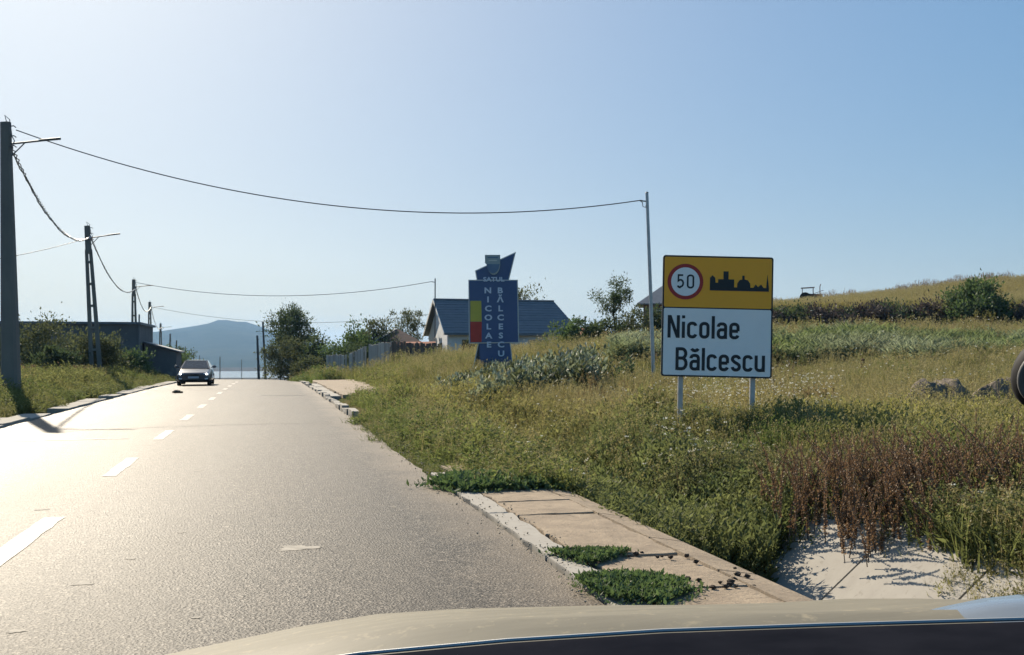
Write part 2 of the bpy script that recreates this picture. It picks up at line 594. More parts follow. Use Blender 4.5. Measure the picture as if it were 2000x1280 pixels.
# ------------------------------------------------------------------ concrete apron and ditch lining
M_conc = surf('weathered_concrete', (.30, .235, .165), (.20, .155, .11), rough=.95, scale=3.2, bump=.9, bscale=26, c3=(.15, .115, .08), s3=11, bdist=.016)
M_conc2 = surf('pale_concrete', (.30, .28, .245), (.265, .245, .215), rough=.95, scale=5, bump=.03, bscale=60, c3=(.22, .20, .17), s3=14, bdist=.003)
apron = struct('concrete_apron', 'cracked beige concrete apron between asphalt and ditch')
def slab(name, mat, parent, x0, x1, y0, y1, z0, z1, jit=.012, zt=(0, 0), ns=5):
    """a cast slab with slightly uneven, chipped edges; ns edge points along each long side"""
    top = []
    def side(ax, ay, bx, by):
        for i in range(ns):
            t = i/ns
            top.append((ax+(bx-ax)*t + random.uniform(-jit, jit), ay+(by-ay)*t + random.uniform(-jit, jit)))
    side(x0, y0, x1, y0); side(x1, y0, x1, y1); side(x1, y1, x0, y1); side(x0, y1, x0, y0)
    n = len(top)
    zf = lambda x, y: z1 + zt[0]*(x-x0)/(x1-x0) + zt[1]*(y-y0)/(y1-y0)
    cx, cy = (x0+x1)/2, (y0+y1)/2
    vs_ = [(x, y, z0) for x, y in top] + [(x, y, zf(x, y)-.008) for x, y in top] + [(cx+(x-cx)*.985, cy+(y-cy)*.985, zf(x, y)) for x, y in top]
    fs = []
    for i in range(n):
        j = (i+1) % n
        fs += [(i, j, n+j, n+i), (n+i, n+j, 2*n+j, 2*n+i)]
    fs.append(tuple(range(2*n, 3*n)))
    return MB().add(vs_, fs).build(name, mat, parent)

yj = [1.0, 2.6, 3.6, 4.55, 5.54, 6.55, 7.5, 8.42, 9.2, 10.05, 11.2, 12.4]
for a, b in zip(yj[:-1], yj[1:]):
    slab('slab', M_conc, apron, 2.06, 2.74, a+.014, b-.014, -.14, .016 + random.uniform(-.006, .008), zt=(random.uniform(-.010, .006), random.uniform(-.012, .012)), jit=.017, ns=7)
for a, b in zip(np.arange(1.0, 11.9, 1.9), np.arange(2.9, 13, 1.9)):
    slab('kerb_strip', M_conc2, apron, 1.83, 2.03, float(a)+.01, min(float(b), 11.8)-.01, -.14, .012 + random.uniform(-.003, .003), jit=.02, ns=9)
ditch = struct('concrete_ditch', 'pale concrete lined ditch with slanted side panels')
yd = [1.0, 2.4, 3.6, 4.8, 6.0, 7.2, 8.4, 9.6, 11.2, 12.6]
def panel(name, mat, pts4, t=.07):
    """tilted cast panel: pts4 quad (counter-clockwise seen from above), thickness t downwards"""
    vs_ = [Vector(p) for p in pts4]
    n_ = (vs_[1]-vs_[0]).cross(vs_[3]-vs_[0]).normalized()
    MB().hexa([p - n_*t for p in vs_] + vs_).build(name, mat, ditch)
for a, b in zip(yd[:-1], yd[1:]):
    a, b = a+.012, b-.012
    panel('edge_panel', M_conc, [(2.765, a, .012), (3.02, a, -.03), (3.02, b, -.03), (2.765, b, .012)])
    panel('side_panel', M_conc2, [(3.03, a, -.045), (3.74, a, -.58), (3.74, b, -.58), (3.03, b, -.045)])
    panel('bottom_panel', M_conc2, [(3.76, a, -.585), (4.10, a, -.585), (4.10, b, -.585), (3.76, b, -.585)])
    panel('side_panel', M_conc2, [(4.12, a, -.57), (4.95, a, .10), (4.95, b, .10), (4.12, b, -.57)])

# right kerb and driveway further on
kerb = struct('kerb', 'broken pale concrete kerb stones along the verge beyond the grass')
y = 23.5
while y < 62:
    ln = random.uniform(.9, 1.15)
    if random.random() > .12:
        xo = float(road_x(y)) + XR + .03 + random.uniform(-.03, .05)
        z = float(road_z(y))
        slab('kerb_stone', M_conc2, kerb, xo, xo+.16, y, y+ln-.03, z-.12, z+.07+random.uniform(-.04, .05), jit=.012, zt=(0, random.uniform(-.03, .03)), ns=3)
    y += ln
drive = struct('driveway', 'pale concrete driveway slab by the plank fence')
for k, (a, b) in enumerate(((33.5, 37), (37, 41), (41, 46), (46, 52), (52, 57))):
    z = float(road_z(a))
    slab('slab', M_conc, drive, 2.35, 4.1+.2*k, a+.02, b-.03, z-.1, z+.12, jit=.05, zt=(.03, 0))
for k, (a, b) in enumerate(((34, 36.5), (36.6, 40), (40.2, 44.6), (45, 50))):
    slab('gutter_slab', M_conc2, drive, 2.0, 2.33, a, b, -.1, .06+random.uniform(-.02, .02), jit=.03)

# left gutter strip
gut = struct('gutter', 'pale broken concrete gutter slabs along the far road edge')
y = 10.0
while y < 60:
    ln = random.uniform(1.4, 2.4)
    if random.random() > .15:
        slab('gutter_slab', M_conc2, gut, XL-.62+random.uniform(-.08, .05), XL-.07, y, y+ln-.04, float(road_z(y))-.1, float(road_z(y))+.035+random.uniform(-.015, .03), jit=.03)
    y += ln

# ------------------------------------------------------------------ lake and hill
def water_material():
    m, N, L = new_mat('lake_water')
    p = N.new('ShaderNodeBsdfPrincipled')
    o = N.new('ShaderNodeOutputMaterial')
    L.new(p.outputs[0], o.inputs[0])
    p.inputs['Base Color'].default_value = (.05, .08, .09, 1)
    p.inputs['Roughness'].default_value = .22
    p.inputs['IOR'].default_value = 1.33
    b = N.new('ShaderNodeBump')
    b.inputs['Strength'].default_value = .5
    b.inputs['Distance'].default_value = .4
    L.new(noise(N, L, .25, 4, .6), b.inputs['Height'])
    L.new(b.outputs[0], p.inputs['Normal'])
    return m
lake = MB().grid([[(x, y, -31.0) for x in np.linspace(-5000, 5000, 5)] for y in (1560, 1900, 2420)]).build('lake', water_material())
tag(lake, 'bright strip of lake water below the hill', kind='structure')

hx = np.linspace(-3600, 2200, 150)
hy = np.linspace(2350, 7800, 60)
HX, HY = np.meshgrid(hx, hy)
# skyline in metres at a ridge 5000 m away, against lateral position
sk_x = np.array([-3600, -2200, -1500, -900, -620, -480, -330, -255, -235, -180, -165, -120, -90, -60, 0, 45, 130, 260, 420, 800, 1400, 2200])
sk_z = np.array([20, 45, 65, 88, 100, 115, 139, 156, 168, 168, 160, 165, 160, 150, 131, 104, 78, 50, 34, 22, 5, -10])
ridge = np.interp(HX*5000/HY, sk_x, sk_z)
t = sm(2350, 5000, HY)
HZ = -34 + (ridge + 34)*t**1.15*(1 - .55*sm(5100, 7800, HY))
HZ = HZ + ((vnoise(HX, HY, 420, 3) - .5)*34 + (vnoise(HX, HY, 130, 4) - .5)*12)*t*(1 - sm(4300, 5000, HY)*(1-sm(5100, 5600, HY)))
hV = np.stack([HX.ravel(), HY.ravel(), HZ.ravel()], 1)
ii = (np.arange(59)[:, None]*150 + np.arange(149)[None, :]).ravel()
M_hill = surf('wooded_hillside', (.025, .035, .022), (.05, .055, .035), rough=1, scale=.004, spec=0, c3=(.02, .03, .018), s3=.02)
hill = obj('hill', np_mesh('hill', hV, np.stack([ii, ii+1, ii+151, ii+150], 1)), M_hill, smooth=True)
tag(hill, 'hazy blue wooded hill rising beyond the lake', kind='structure')
# ------------------------------------------------------------------ lettering from strokes
def arc(cx, cz, rx, rz, a0, a1, n=7):
    return [(cx + rx*math.cos(R(a0+(a1-a0)*i/n)), cz + rz*math.sin(R(a0+(a1-a0)*i/n))) for i in range(n+1)]
def rr(x0, x1, z0, z1, r):
    return arc(x1-r, z1-r, r, r, 0, 90) + arc(x0+r, z1-r, r, r, 90, 180) + arc(x0+r, z0+r, r, r, 180, 270) + arc(x1-r, z0+r, r, r, 270, 360) + [(x1, z1-r)]
A_ = [[(.055, .53)] + arc(.19, .53, .135, .13, 170, 90) + arc(.25, .53, .13, .13, 90, 0) + [(.38, 0)],
      [(.38, .40)] + arc(.19, .27, .13, .13, 90, 180) + arc(.19, .19, .13, .13, 180, 270) + arc(.25, .19, .13, .13, 270, 350)]
C_ = [arc(.245, .52, .135, .14, 12, 90) + arc(.20, .52, .14, .14, 90, 180) + arc(.20, .20, .14, .14, 180, 270) + arc(.245, .20, .135, .14, 270, 348)]
GLYPH = {
    'N': (.52, [[(.06, 0), (.06, 1)], [(.46, 0), (.46, 1)], [(.085, .98), (.435, .02)]]),
    'i': (.12, [[(.06, 0), (.06, .72)], [(.06, .87), (.06, 1)]]),
    'l': (.12, [[(.06, 0), (.06, 1)]]),
    'c': (.43, C_), 'a': (.44, A_),
    'ă': (.44, A_ + [arc(.22, .99, .15, .12, 195, 345)]),
    'o': (.44, [rr(.06, .38, .06, .66, .14)]),
    'e': (.44, [[(.06, .35), (.38, .35)], [(.38, .35), (.38, .52)] + arc(.24, .52, .14, .14, 0, 90)[1:] + arc(.20, .52, .14, .14, 90, 180) + arc(.20, .20, .14, .14, 180, 270) + arc(.25, .20, .13, .14, 270, 345)]),
    's': (.42, [arc(.235, .53, .13, .13, 5, 90) + arc(.185, .53, .125, .13, 90, 200) + [(.16, .40), (.27, .34)] + arc(.235, .20, .135, .14, 40, -90) + arc(.19, .20, .13, .14, 270, 185)]),
    'u': (.44, [[(.06, .72), (.06, .20)] + arc(.20, .20, .14, .14, 180, 270) + arc(.24, .20, .14, .14, 270, 360), [(.38, .72), (.38, 0)]]),
    'B': (.52, [[(.06, 0), (.06, 1)], [(.06, .94), (.28, .94)] + arc(.28, .735, .16, .205, 90, -90) + [(.06, .53)], [(.28, .53)] + arc(.28, .295, .18, .235, 90, -90) + [(.06, .06)]]),
    '5': (.46, [[(.38, .94), (.10, .94), (.085, .52)] + arc(.22, .36, .17, .25, 135, -90) + arc(.20, .22, .14, .16, 270, 190)]),
    '0': (.46, [rr(.06, .40, .06, .94, .16)]),
}
def stroke(mb, pts, w, f, d):
    """flat ribbon of width w along pts (xz), f maps (x,z,d) to local 3-D"""
    q_ = [pts[0]]
    for p in pts[1:]:
        if math.hypot(p[0]-q_[-1][0], p[1]-q_[-1][1]) > w*.02:
            q_.append(p)
    pts = q_
    if math.hypot(pts[0][0]-pts[-1][0], pts[0][1]-pts[-1][1]) < w*.1:
        pts[-1] = pts[0]
    n = len(pts)
    Lp, Rp = [], []
    for i in range(n):
        a, b = Vector(pts[max(i-1, 0)]), Vector(pts[min(i+1, n-1)])
        p = Vector(pts[i])
        if i == 0 and pts[0] == pts[-1]:
            a = Vector(pts[-2])
        if i == n-1 and pts[0] == pts[-1]:
            b = Vector(pts[1])
        t1 = (p-a).normalized() if (p-a).length > 1e-9 else None
        t2 = (b-p).normalized() if (b-p).length > 1e-9 else None
        t1, t2 = t1 or t2, t2 or t1
        t = (t1+t2).normalized()
        nrm = Vector((-t.y, t.x))
        k = 1/max(.5, nrm.dot(Vector((-t1.y, t1.x))))
        Lp.append(p + nrm*w/2*k)
        Rp.append(p - nrm*w/2*k)
    vs_ = [f(q.x, q.y, d) for q in Lp] + [f(q.x, q.y, d) for q in Rp]
    mb.add(vs_, [(n+i, n+i+1, i+1, i) for i in range(n-1)])
def write(mb, text, x, z, h, f, w=.138, gap=.11, sx=1.0):
    for ch in text:
        wd, st = GLYPH[ch]
        for k, s in enumerate(st):
            stroke(mb, [(x + px*h*sx, z + pz*h) for px, pz in s], w*h, f, .0004*k)
        x += (wd+gap)*h*sx
    return x

# ------------------------------------------------------------------ village sign
M_yellow = surf('sign_yellow', (.97, .42, .03), (.93, .40, .028), rough=.5, scale=2)
M_signwhite = surf('sign_white', (.88, .87, .86), (.83, .82, .81), rough=.5, scale=2)
M_signblack = surf('sign_black', (.012, .018, .024), (.015, .022, .028), rough=.5)
M_signred = surf('sign_red', (.42, .035, .03), (.36, .03, .028), rough=.5)
M_galv = surf('galvanised_steel', (.45, .46, .47), (.36, .37, .38), rough=.45, metal=.6, scale=8)
M_signback = surf('sign_back', (.35, .36, .37), (.30, .31, .32), rough=.6, metal=.4)

SW, SH = 1.50, 1.645
sign = thing('village_sign', 'yellow and white village entry sign with speed limit and town name on two posts', 'road sign', (5.885, 12.875, 0), rot=(0, R(1.35), R(-13.4)))
SZ = 1.07                                   # bottom edge above the road
def rrect(x0, x1, z0, z1, r, n=4):
    return arc(x1-r, z1-r, r, r, 0, 90, n) + arc(x0+r, z1-r, r, r, 90, 180, n) + arc(x0+r, z0+r, r, r, 180, 270, n) + arc(x1-r, z0+r, r, r, 270, 360, n)
hw = SW/2
MB().prism(rrect(-hw, hw, SZ, SZ+SH, .035)[::-1], -.010, .022).build('border', M_signblack, sign)
div = SZ + SH*(1-.432)
MB().prism(rrect(-hw+.022, hw-.022, div+.008, SZ+SH-.022, .02)[::-1], -.013, -.004).build('upper_panel', M_yellow, sign)
MB().prism(rrect(-hw+.022, hw-.022, SZ+.022, div-.008, .02)[::-1], -.013, -.004).build('lower_panel', M_signwhite, sign)
for bz in (SZ+.3, SZ+1.25):
    MB().box(-hw+.05, hw-.05, .022, .05, bz, bz+.06).build('back_rail', M_signback, sign)
F_ = lambda x, z, d: (x, -.0165-d, z)
mb = MB(); write(mb, 'Nicolae', -hw+.080, SZ+SH-.735*SH/1.078*1.0, .306, F_)
mb.build('lettering', M_signblack, sign)['label'] = 'black letters reading Nicolae'
mb = MB(); write(mb, 'Bălcescu', -hw+.195, SZ+.088, .306, F_, gap=.100)
mb.build('lettering', M_signblack, sign)['label'] = 'black letters reading Bălcescu'
cx, cz = -hw+.307, SZ+SH-.357
MB().prism([(cx+.243*math.cos(2*math.pi*i/40), cz+.243*math.sin(2*math.pi*i/40)) for i in range(40)][::-1], -.0165, -.008).build('red_ring', M_signred, sign)
disc = MB().prism([(cx+.194*math.cos(2*math.pi*i/40), cz+.194*math.sin(2*math.pi*i/40)) for i in range(40)][::-1], -.0195, -.010).build('white_disc', M_signwhite, sign)
mb = MB(); write(mb, '50', cx-.118, cz-.092, .19, lambda x, z, d: (x, -.022-d, z), w=.125, gap=.14, sx=1.18)
mb.build('numerals', M_signblack, sign)['label'] = 'black numerals 50'
sky_px = [(477,398),(477,285),(500,262),(523,285),(527,328),(550,328),(550,296),(597,296),(597,225),(642,225),(642,296),(693,296),(693,366),(720,366),(722,330),(742,300),(765,294),(765,260),(786,260),(786,294),(815,300),(836,330),(838,366),(866,366),(886,335),(906,360),(934,335),(956,366),(980,366),(990,245),(1004,366),(1004,398)]
MB().prism([(-hw + (u-56)/658, SZ+SH - (v_-90)/658) for u, v_ in sky_px][::-1], -.0165, -.008).build('skyline_symbol', M_signblack, sign)
for px in (-.47, .51):
    gz = H(5.95+px*.97, 12.86-px*.23) - .15
    MB().box(px-.032, px+.032, .052, .092, gz, SZ+1.45).box(px-.032, px-.026, .05, .112, gz, SZ+1.45).build('post', M_galv, sign)
    for bz in (SZ+.33, SZ+1.28):
        MB().box(px-.045, px+.045, .046, .118, bz-.02, bz+.02).build('clamp', M_signback, sign)

# ------------------------------------------------------------------ blue village totem
M_tblue = surf('totem_blue', (.048, .088, .20), (.058, .10, .22), rough=.4, scale=1.2)
M_tdark = surf('totem_dark_side', (.03, .05, .07), rough=.5)
M_tedge = surf('totem_pale_edge', (.62, .62, .58), (.5, .5, .47), rough=.5)
M_tyel = surf('totem_yellow', (.50, .43, .06), (.44, .38, .06), rough=.5)
M_tred = surf('totem_red', (.46, .045, .03), (.38, .04, .03), rough=.5)
M_ttext = surf('totem_letters', (.55, .62, .72), (.5, .57, .68), rough=.5)
M_shield = surf('shield_grey', (.34, .38, .36), (.26, .33, .36), rough=.6, scale=2.0)
M_shield2 = surf('shield_blue', (.10, .16, .26), (.13, .2, .3), rough=.6)
TB = H(8.3, 38.1)
totem = thing('village_totem', 'tall blue village welcome totem with tricolour strip and vertical lettering', 'totem sign', (8.36, 38.1, TB-.1), rz=R(-13.4))
TS = 234.0
def tp(u, v_):
    return ((u-370)/TS, (1165-v_)/TS)
def tpoly(pts, y0, y1, name, mat, grow=0.0, cl=None):
    q = [tp(*p) for p in pts]
    if grow:
        c = (sum(a for a, b in q)/len(q), sum(b for a, b in q)/len(q))
        n = len(q); out = []
        for i in range(n):
            a, p, b = Vector(q[i-1]), Vector(q[i]), Vector(q[(i+1) % n])
            t1, t2 = (p-a).normalized(), (b-p).normalized()
            n1, n2 = Vector((t1.y, -t1.x)), Vector((t2.y, -t2.x))
            m_ = (n1+n2); m_.normalize()
            out.append(tuple(p - m_*grow/max(.35, m_.dot(n1))))
        q = out
    return MB().prism(q[::-1] if cl else q, y0, y1).build(name, mat, totem)
main = [(152,352),(577,352),(588,899),(158,904)]
fin = [(212,266),(556,108),(497,350),(226,350)]
leg = [(243,900),(512,900),(545,1200),(243,1200)]
tpoly(fin, -.005, .195, 'fin', M_tblue)
tpoly(fin, .005, .19, 'fin_edge', M_tedge, .035)
tpoly(main, -.05, .24, 'main_panel', M_tblue)
tpoly(main, -.04, .235, 'main_edge', M_tedge, .035)
tpoly(leg, -.02, .21, 'base_panel', M_tblue)
tpoly([(512,900),(519,900),(552,1200),(545,1200)], -.015, .20, 'base_edge', M_tedge)
tpoly([(237,908),(243,908),(243,1200),(174,1200)], .06, .16, 'base_wing', M_tdark)
tpoly([(232,906),(239,906),(178,1200),(168,1200)], -.03, .19, 'base_edge', M_tedge)
tpoly([(162,532),(259,532),(264,717),(162,717)], -.060, -.045, 'yellow_field', M_tyel)
tpoly([(162,719),(264,719),(262,899),(165,900)], -.060, -.045, 'red_field', M_tred)
shield = [(292,122),(428,122),(428,195)] + [(370+58*math.cos(a), 205+95*math.sin(a)) for a in np.linspace(.05, math.pi-.05, 10)] + [(292,195)]
sh = tpoly(shield, -.075, .02, 'shield', M_shield)
tpoly([(304,205),(424,205)] + [(364+56*math.cos(a), 208+80*math.sin(a)) for a in np.linspace(.1, math.pi-.1, 9)], -.085, -.07, 'shield_field', M_shield2)
tpoly([(312,140),(410,140),(405,150),(318,150)], -.080, -.07, 'shield_band', M_shield2)
tpoly([(322,168),(402,168),(398,176),(326,176)], -.080, -.07, 'shield_band', M_tedge)

def font_mesh(text, size, name, bold=.02, sx=1.0):
    cu = bpy.data.curves.new(name, 'FONT')
    cu.body = text
    cu.size = size
    cu.align_x = 'CENTER'
    cu.offset = bold*size
    cu.extrude = .006
    cu.resolution_u = 3
    t = bpy.data.objects.new(name, cu)
    COL.objects.link(t)
    bpy.context.view_layer.update()
    me = bpy.data.meshes.new_from_object(t.evaluated_get(bpy.context.evaluated_depsgraph_get()))
    bpy.data.objects.remove(t)
    bpy.data.curves.remove(cu)
    me.transform(Matrix.Diagonal((sx, 1, 1, 1)))
    me.transform(Matrix.Rotation(math.pi/2, 4, 'X'))
    me.materials.clear()
    return me
def totem_text(ch, u, v_, h):
    """ch centred on u, baseline v, cap height h (all in drawing units)"""
    x, z = tp(u, v_)
    o = obj('letter' if len(ch) == 1 else 'lettering', font_mesh(ch, h/TS/.72, 'letter', .035, 1.22), M_ttext, totem)
    o.location = (x, -.066, z)
    o['label'] = 'pale letters ' + ch
    return o
totem_text('SATUL', 370, 358, 38).location.y = -.066
for k, ch in enumerate('NICOLAE'):
    totem_text(ch, 318 + k*1.6, 463 + k*80.5, 50)
for k, ch in enumerate('BĂLCESCU'):
    totem_text(ch, 427 + k*1.4, 463 + k*80.3, 50)
# ------------------------------------------------------------------ power poles and wires
M_pole = surf('pole_concrete', (.20, .183, .16), (.145, .135, .12), rough=.9, scale=1.2, bump=.4, bscale=14, stretch=(1, 1, .35))
M_steel = surf('dull_steel', (.16, .165, .17), (.11, .11, .115), rough=.6, metal=.3)
M_wire = surf('wire_sheath', (.10, .105, .11), (.08, .08, .085), rough=.5)
M_wirew = surf('pale_wire', (.40, .42, .45), (.3, .32, .34), rough=.45)

def pole_solid(x, y, h, label, lean, w0=.50, w1=.26):
    z = H(x, y)
    p = thing('power_pole', label, 'utility pole', (x, y, z-.3), rot=(0, lean, R(-14)), group='power poles along the road')
    s = MB()
    n = 10
    rows = []
    for i in range(n+1):
        t = i/n
        w = w0 + (w1-w0)*t
        d = w*.72
        c = w*.14
        zz = (h+.3)*t
        ring = [(-w/2+c, -d/2), (w/2-c, -d/2), (w/2, -d/2+c), (w/2, d/2-c), (w/2-c, d/2), (-w/2+c, d/2), (-w/2, d/2-c), (-w/2, -d/2+c)]
        rows.append([(a, b, zz) for a, b in ring] + [(ring[0][0], ring[0][1], zz)])
    s.grid(rows)
    s.add([(a, b, h+.3) for a, b in ring], [tuple(range(8))])
    s.build('shaft', M_pole, p)
    return p
def pole_ladder(x, y, h, label, lean=0.0, w0=.52, w1=.27, detail=True):
    z = H(x, y)
    p = thing('power_pole', label, 'utility pole', (x, y, z-.3), rot=(0, lean, R(-14)), group='power poles along the road')
    hh = h+.3
    for sgn in (-1, 1):
        MB().bar((sgn*(w0/2-.04), 0, 0), (sgn*(w1/2-.035), 0, hh-1.2), .085, .22, .07, .15).build('flange', M_pole, p)
    s = MB().bar((0, 0, hh-1.4), (0, 0, hh), w1, .16, w1*.85, .13)
    s.build('head', M_pole, p)
    nr = 6
    for k in range(nr):
        t = (k+.7)/nr
        zz = t*(hh-1.5)
        w = (w0 + (w1-w0)*t) - .10
        MB().box(-w/2, w/2, -.07, .07, zz-.06, zz+.06).build('rung', M_pole, p)
    return p
def arm(p, h, ln, up=.1, z0=0.0, off=.12):
    a = MB().tube([(off, 0, h), (off+ln*.72, 0, h+up*.72)], .028, 8)
    o = a.build('lamp_arm', M_steel, p)
    MB().tube([(off+ln*.6, 0, h+up*.6+.012), (off+ln, 0, h+up)], .038, 8).build('arm_end', M_steel, o)
    MB().bar((off+.02, 0, h-.35), (off+ln*.3, 0, h+up*.3), .025).build('brace', M_steel, o)
def hooks(p, h, n=3, x=.13):
    for k in range(n):
        z = h - .12 - .28*k
        MB().tube([(x-.05, 0, z), (x+.10, 0, z+.01), (x+.16, 0, z-.04)], .016, 6).build('hook', M_steel, p)

SPOTS = [(-6.95, 31.1), (-8.25, 54.3), (-10.72, 89.8), (-12.81, 121.1), (-15.2, 157.8), (-17.2, 194.2), (-18.7, 225.5), (-20.4, 272), (-21.2, 313.5), (-22.1, 355), (-19.1, 436), (-13.7, 569)]
TOPS = [7.95, 7.9, 7.76, 7.5, 6.22, 5.5, 4.78, 3.94, 2.6, 1.8, 1.33, -.05]
LAB = ['thick grey concrete power pole cut by the image edge, nearest to the road bend', 'leaning ladder pole with open rungs standing in the shrubs by the dark building',
       'ladder pole behind the dark building with a wire crossing the road', 'ladder pole just past the end of the dark building', 'slim pole above the hedge, second beyond the dark building',
       'small pole above the hedge left of the oncoming car', 'small pole behind the oncoming car roof edge', 'distant pole over the oncoming car windscreen', 'distant pole above the oncoming car roof',
       'distant pole just right of the roof centre of the oncoming car', 'far ladder pole rising from the lake strip beside the car', 'last far pole standing against the lake strip']
LEAN = [R(-2.0), R(-4.2), R(-1.2), R(-1.0), R(-1), 0, 0, 0, 0, 0, 0, 0]
pole_top = []
for i, ((x, y), zt) in enumerate(zip(SPOTS, TOPS)):
    h = zt - H(x, y)
    p = pole_solid(x, y, h, LAB[i], LEAN[i]) if i == 0 else pole_ladder(x, y, h, LAB[i], LEAN[i])
    if i < 5:
        hh = h + .3
        arm(p, hh-.62, 1.5 if i else 1.42, .10)
        hooks(p, hh)
        MB().tube([(.05, -.05, hh), (.02, -.08, hh+.18), (.16, -.09, hh+.05), (.22, -.1, hh-.4)], .012, 6).build('jumper_wire', M_wire, p)
        MB().tube([(.16, -.06, hh-.35), (.28, -.08, hh-.55), (.20, -.1, hh-.78), (.14, -.1, hh-.7)], .014, 6).build('jumper_wire', M_wire, p)
    Mx = Matrix.Translation(p.location) @ p.rotation_euler.to_matrix().to_4x4()
    pole_top.append(Mx @ Vector((.15, 0, h+.3-.55)))

def catenary(a, b, sag, n=24):
    a, b = Vector(a), Vector(b)
    return [a.lerp(b, i/n) - Vector((0, 0, 4*sag*(i/n)*(1-i/n))) for i in range(n+1)]
def wire(a, b, sag, r, label, group='overhead wires', n=24, mat=None):
    o = MB().tube(catenary(a, b, sag, n), r, 6).build('overhead_wire', mat or M_wire)
    return tag(o, label, 'wire', group)
def twisted(a, b, sag, label, n=120, rad=.035, r=.016, pitch=1.1):
    c = catenary(a, b, sag, n)
    t = thing('twisted_cable', label, 'cable', tuple(a), group='twisted cable bundles between the poles')
    ln = (Vector(b)-Vector(a)).length
    for k in range(3):
        pts = []
        for i, p in enumerate(c):
            f = 2*math.pi*(i/n*ln/pitch + k/3) + .5*math.sin(i*.37)
            rr_ = rad*(1 + .5*math.sin(i*.21 + k))
            pts.append(p - Vector(a) + Vector((math.cos(f)*rr_, 0, math.sin(f)*rr_)))
        MB().tube(pts, r, 5).build('strand', M_wire if k < 2 else M_wirew, t)
CL = ['thick twisted cable sagging from the thick near pole to the leaning pole', 'twisted cable sagging from the leaning pole to the pole behind the building',
      'twisted cable between the pole behind the building and the next', 'thin twisted cable farthest along the row of poles']
twisted(pole_top[0] - Vector((0, 0, .15)), pole_top[1], 1.05, CL[0])
twisted(pole_top[1], pole_top[2] - Vector((0, 0, .2)), 1.25, CL[1], rad=.03)
twisted(pole_top[2], pole_top[3], 1.2, CL[2], n=60, rad=.03, pitch=2)
twisted(pole_top[3], pole_top[4], 1.1, CL[3], n=50, rad=.03, pitch=3)
# service pole behind the sign, wire across the road
sx_, sy_ = 11.0, 28.2
sp = thing('service_pole', 'slim grey steel service pole rising behind the village sign', 'utility pole', (sx_, sy_, H(sx_, sy_)-.2), rot=(0, R(-2.0), 0))
hp = 6.16 - H(sx_, sy_) + .2
MB().tube([(0, 0, 0), (0, 0, hp)], [.062, .045], 12).build('tube', M_galv, sp)
MB().tube([(0, 0, hp), (0, 0, hp+.03)], [.055, .03], 10).build('cap', M_steel, sp)
MB().tube([(-.02, 0, hp-.25), (-.14, 0, hp-.24), (-.20, 0, hp-.22)], .02, 6).build('hook', M_steel, sp)
MB().tube([(-.22, 0, hp-.24), (-.15, 0, hp-.28), (-.14, 0, hp-.40), (-.06, 0, hp-.43), (-.04, 0, hp-.36)], .012, 6).build('jumper_wire', M_wire, sp)
Ms = Matrix.Translation(sp.location) @ sp.rotation_euler.to_matrix().to_4x4()
wa = pole_top[0] + Vector((.12, 0, .33))
wb = Ms @ Vector((-.20, 0, hp-.22))
wire(wa, wb, 1.15, .016, 'long wire sagging across the road from the thick pole to the service pole', n=40)
hx_, hy_ = 12.27, 76.6
hpole = thing('roof_mast', 'thin mast at the gable of the blue roofed house', 'mast', (hx_, hy_, H(hx_, hy_)-.2))
hm = 7.27 - H(hx_, hy_) + .2
MB().tube([(0, 0, 0), (0, 0, hm)], .045, 8).build('tube', M_steel, hpole)
MB().tube([(0, 0, hm-.3), (-.3, 0, hm-.25)], .03, 6).build('hook', M_steel, hpole)
wire(pole_top[2] + Vector((0, 0, .3)), (hx_-.3, hy_, 7.02), 1.1, .022, 'wire crossing the road to the mast by the gabled house', n=30)
wire(pole_top[3], (16, 100, 5.6), 1.3, .018, 'faint lower wire passing behind the big bushy tree', n=30)
wire(pole_top[1] + Vector((-.2, 0, -.1)), (-14.5, 47.0, 5.0), .25, .016, 'service wire from the leaning pole down to the left building', n=16)

M_thin = surf('weathered_post', (.10, .105, .11), (.07, .075, .08), rough=.9)
for (x, y, zt, ln, lab) in ((-.62, 77.3, 2.9, R(-2.5), 'short thin pole beside the lake strip at the road end'),
                            (-.15, 87.4, 4.25, R(-3.2), 'leaning thin pole left of the big bushy tree'),
                            (1.12, 95.5, 5.6, 0, 'thin pole sticking up behind the big bushy tree')):
    b = H(x, y)
    p = thing('thin_pole', lab, 'utility pole', (x, y, b-.3), rot=(0, ln, 0))
    MB().tube([(0, 0, 0), (0, 0, zt-b+.3)], [.10, .07], 10).build('shaft', M_thin, p)
    MB().box(-.03, .12, -.02, .02, zt-b, zt-b+.05).build('bracket', M_steel, p)
# ------------------------------------------------------------------ buildings
M_plaster = surf('white_plaster', (.66, .66, .66), (.55, .55, .55), rough=.9, scale=.8, c3=(.42, .41, .40), s3=1.5, bump=.15)
M_slate = surf('slate_blue_sheet', (.125, .145, .17), (.10, .117, .14), rough=.55, scale=1.5)
M_slate2 = surf('slate_blue_sheet_worn', (.145, .16, .18), (.11, .125, .145), rough=.6, scale=1.5)
M_fascia = surf('fascia_board', (.62, .60, .57), (.5, .48, .45), rough=.8)
M_glass = surf('window_glass', (.02, .025, .03), (.03, .035, .04), rough=.08, spec=.6)
M_rust = surf('rusty_tiles', (.36, .13, .07), (.22, .085, .05), rough=.9, scale=4)
M_brick = surf('brown_masonry', (.17, .10, .075), (.12, .08, .065), rough=.95, scale=3)
M_render = surf('dark_grey_render', (.15, .142, .14), (.115, .11, .11), rough=.95, scale=.7, c3=(.18, .17, .16), s3=1.0)
M_bluewall = surf('pale_blue_wall', (.48, .52, .56), (.40, .44, .48), rough=.9, scale=2)

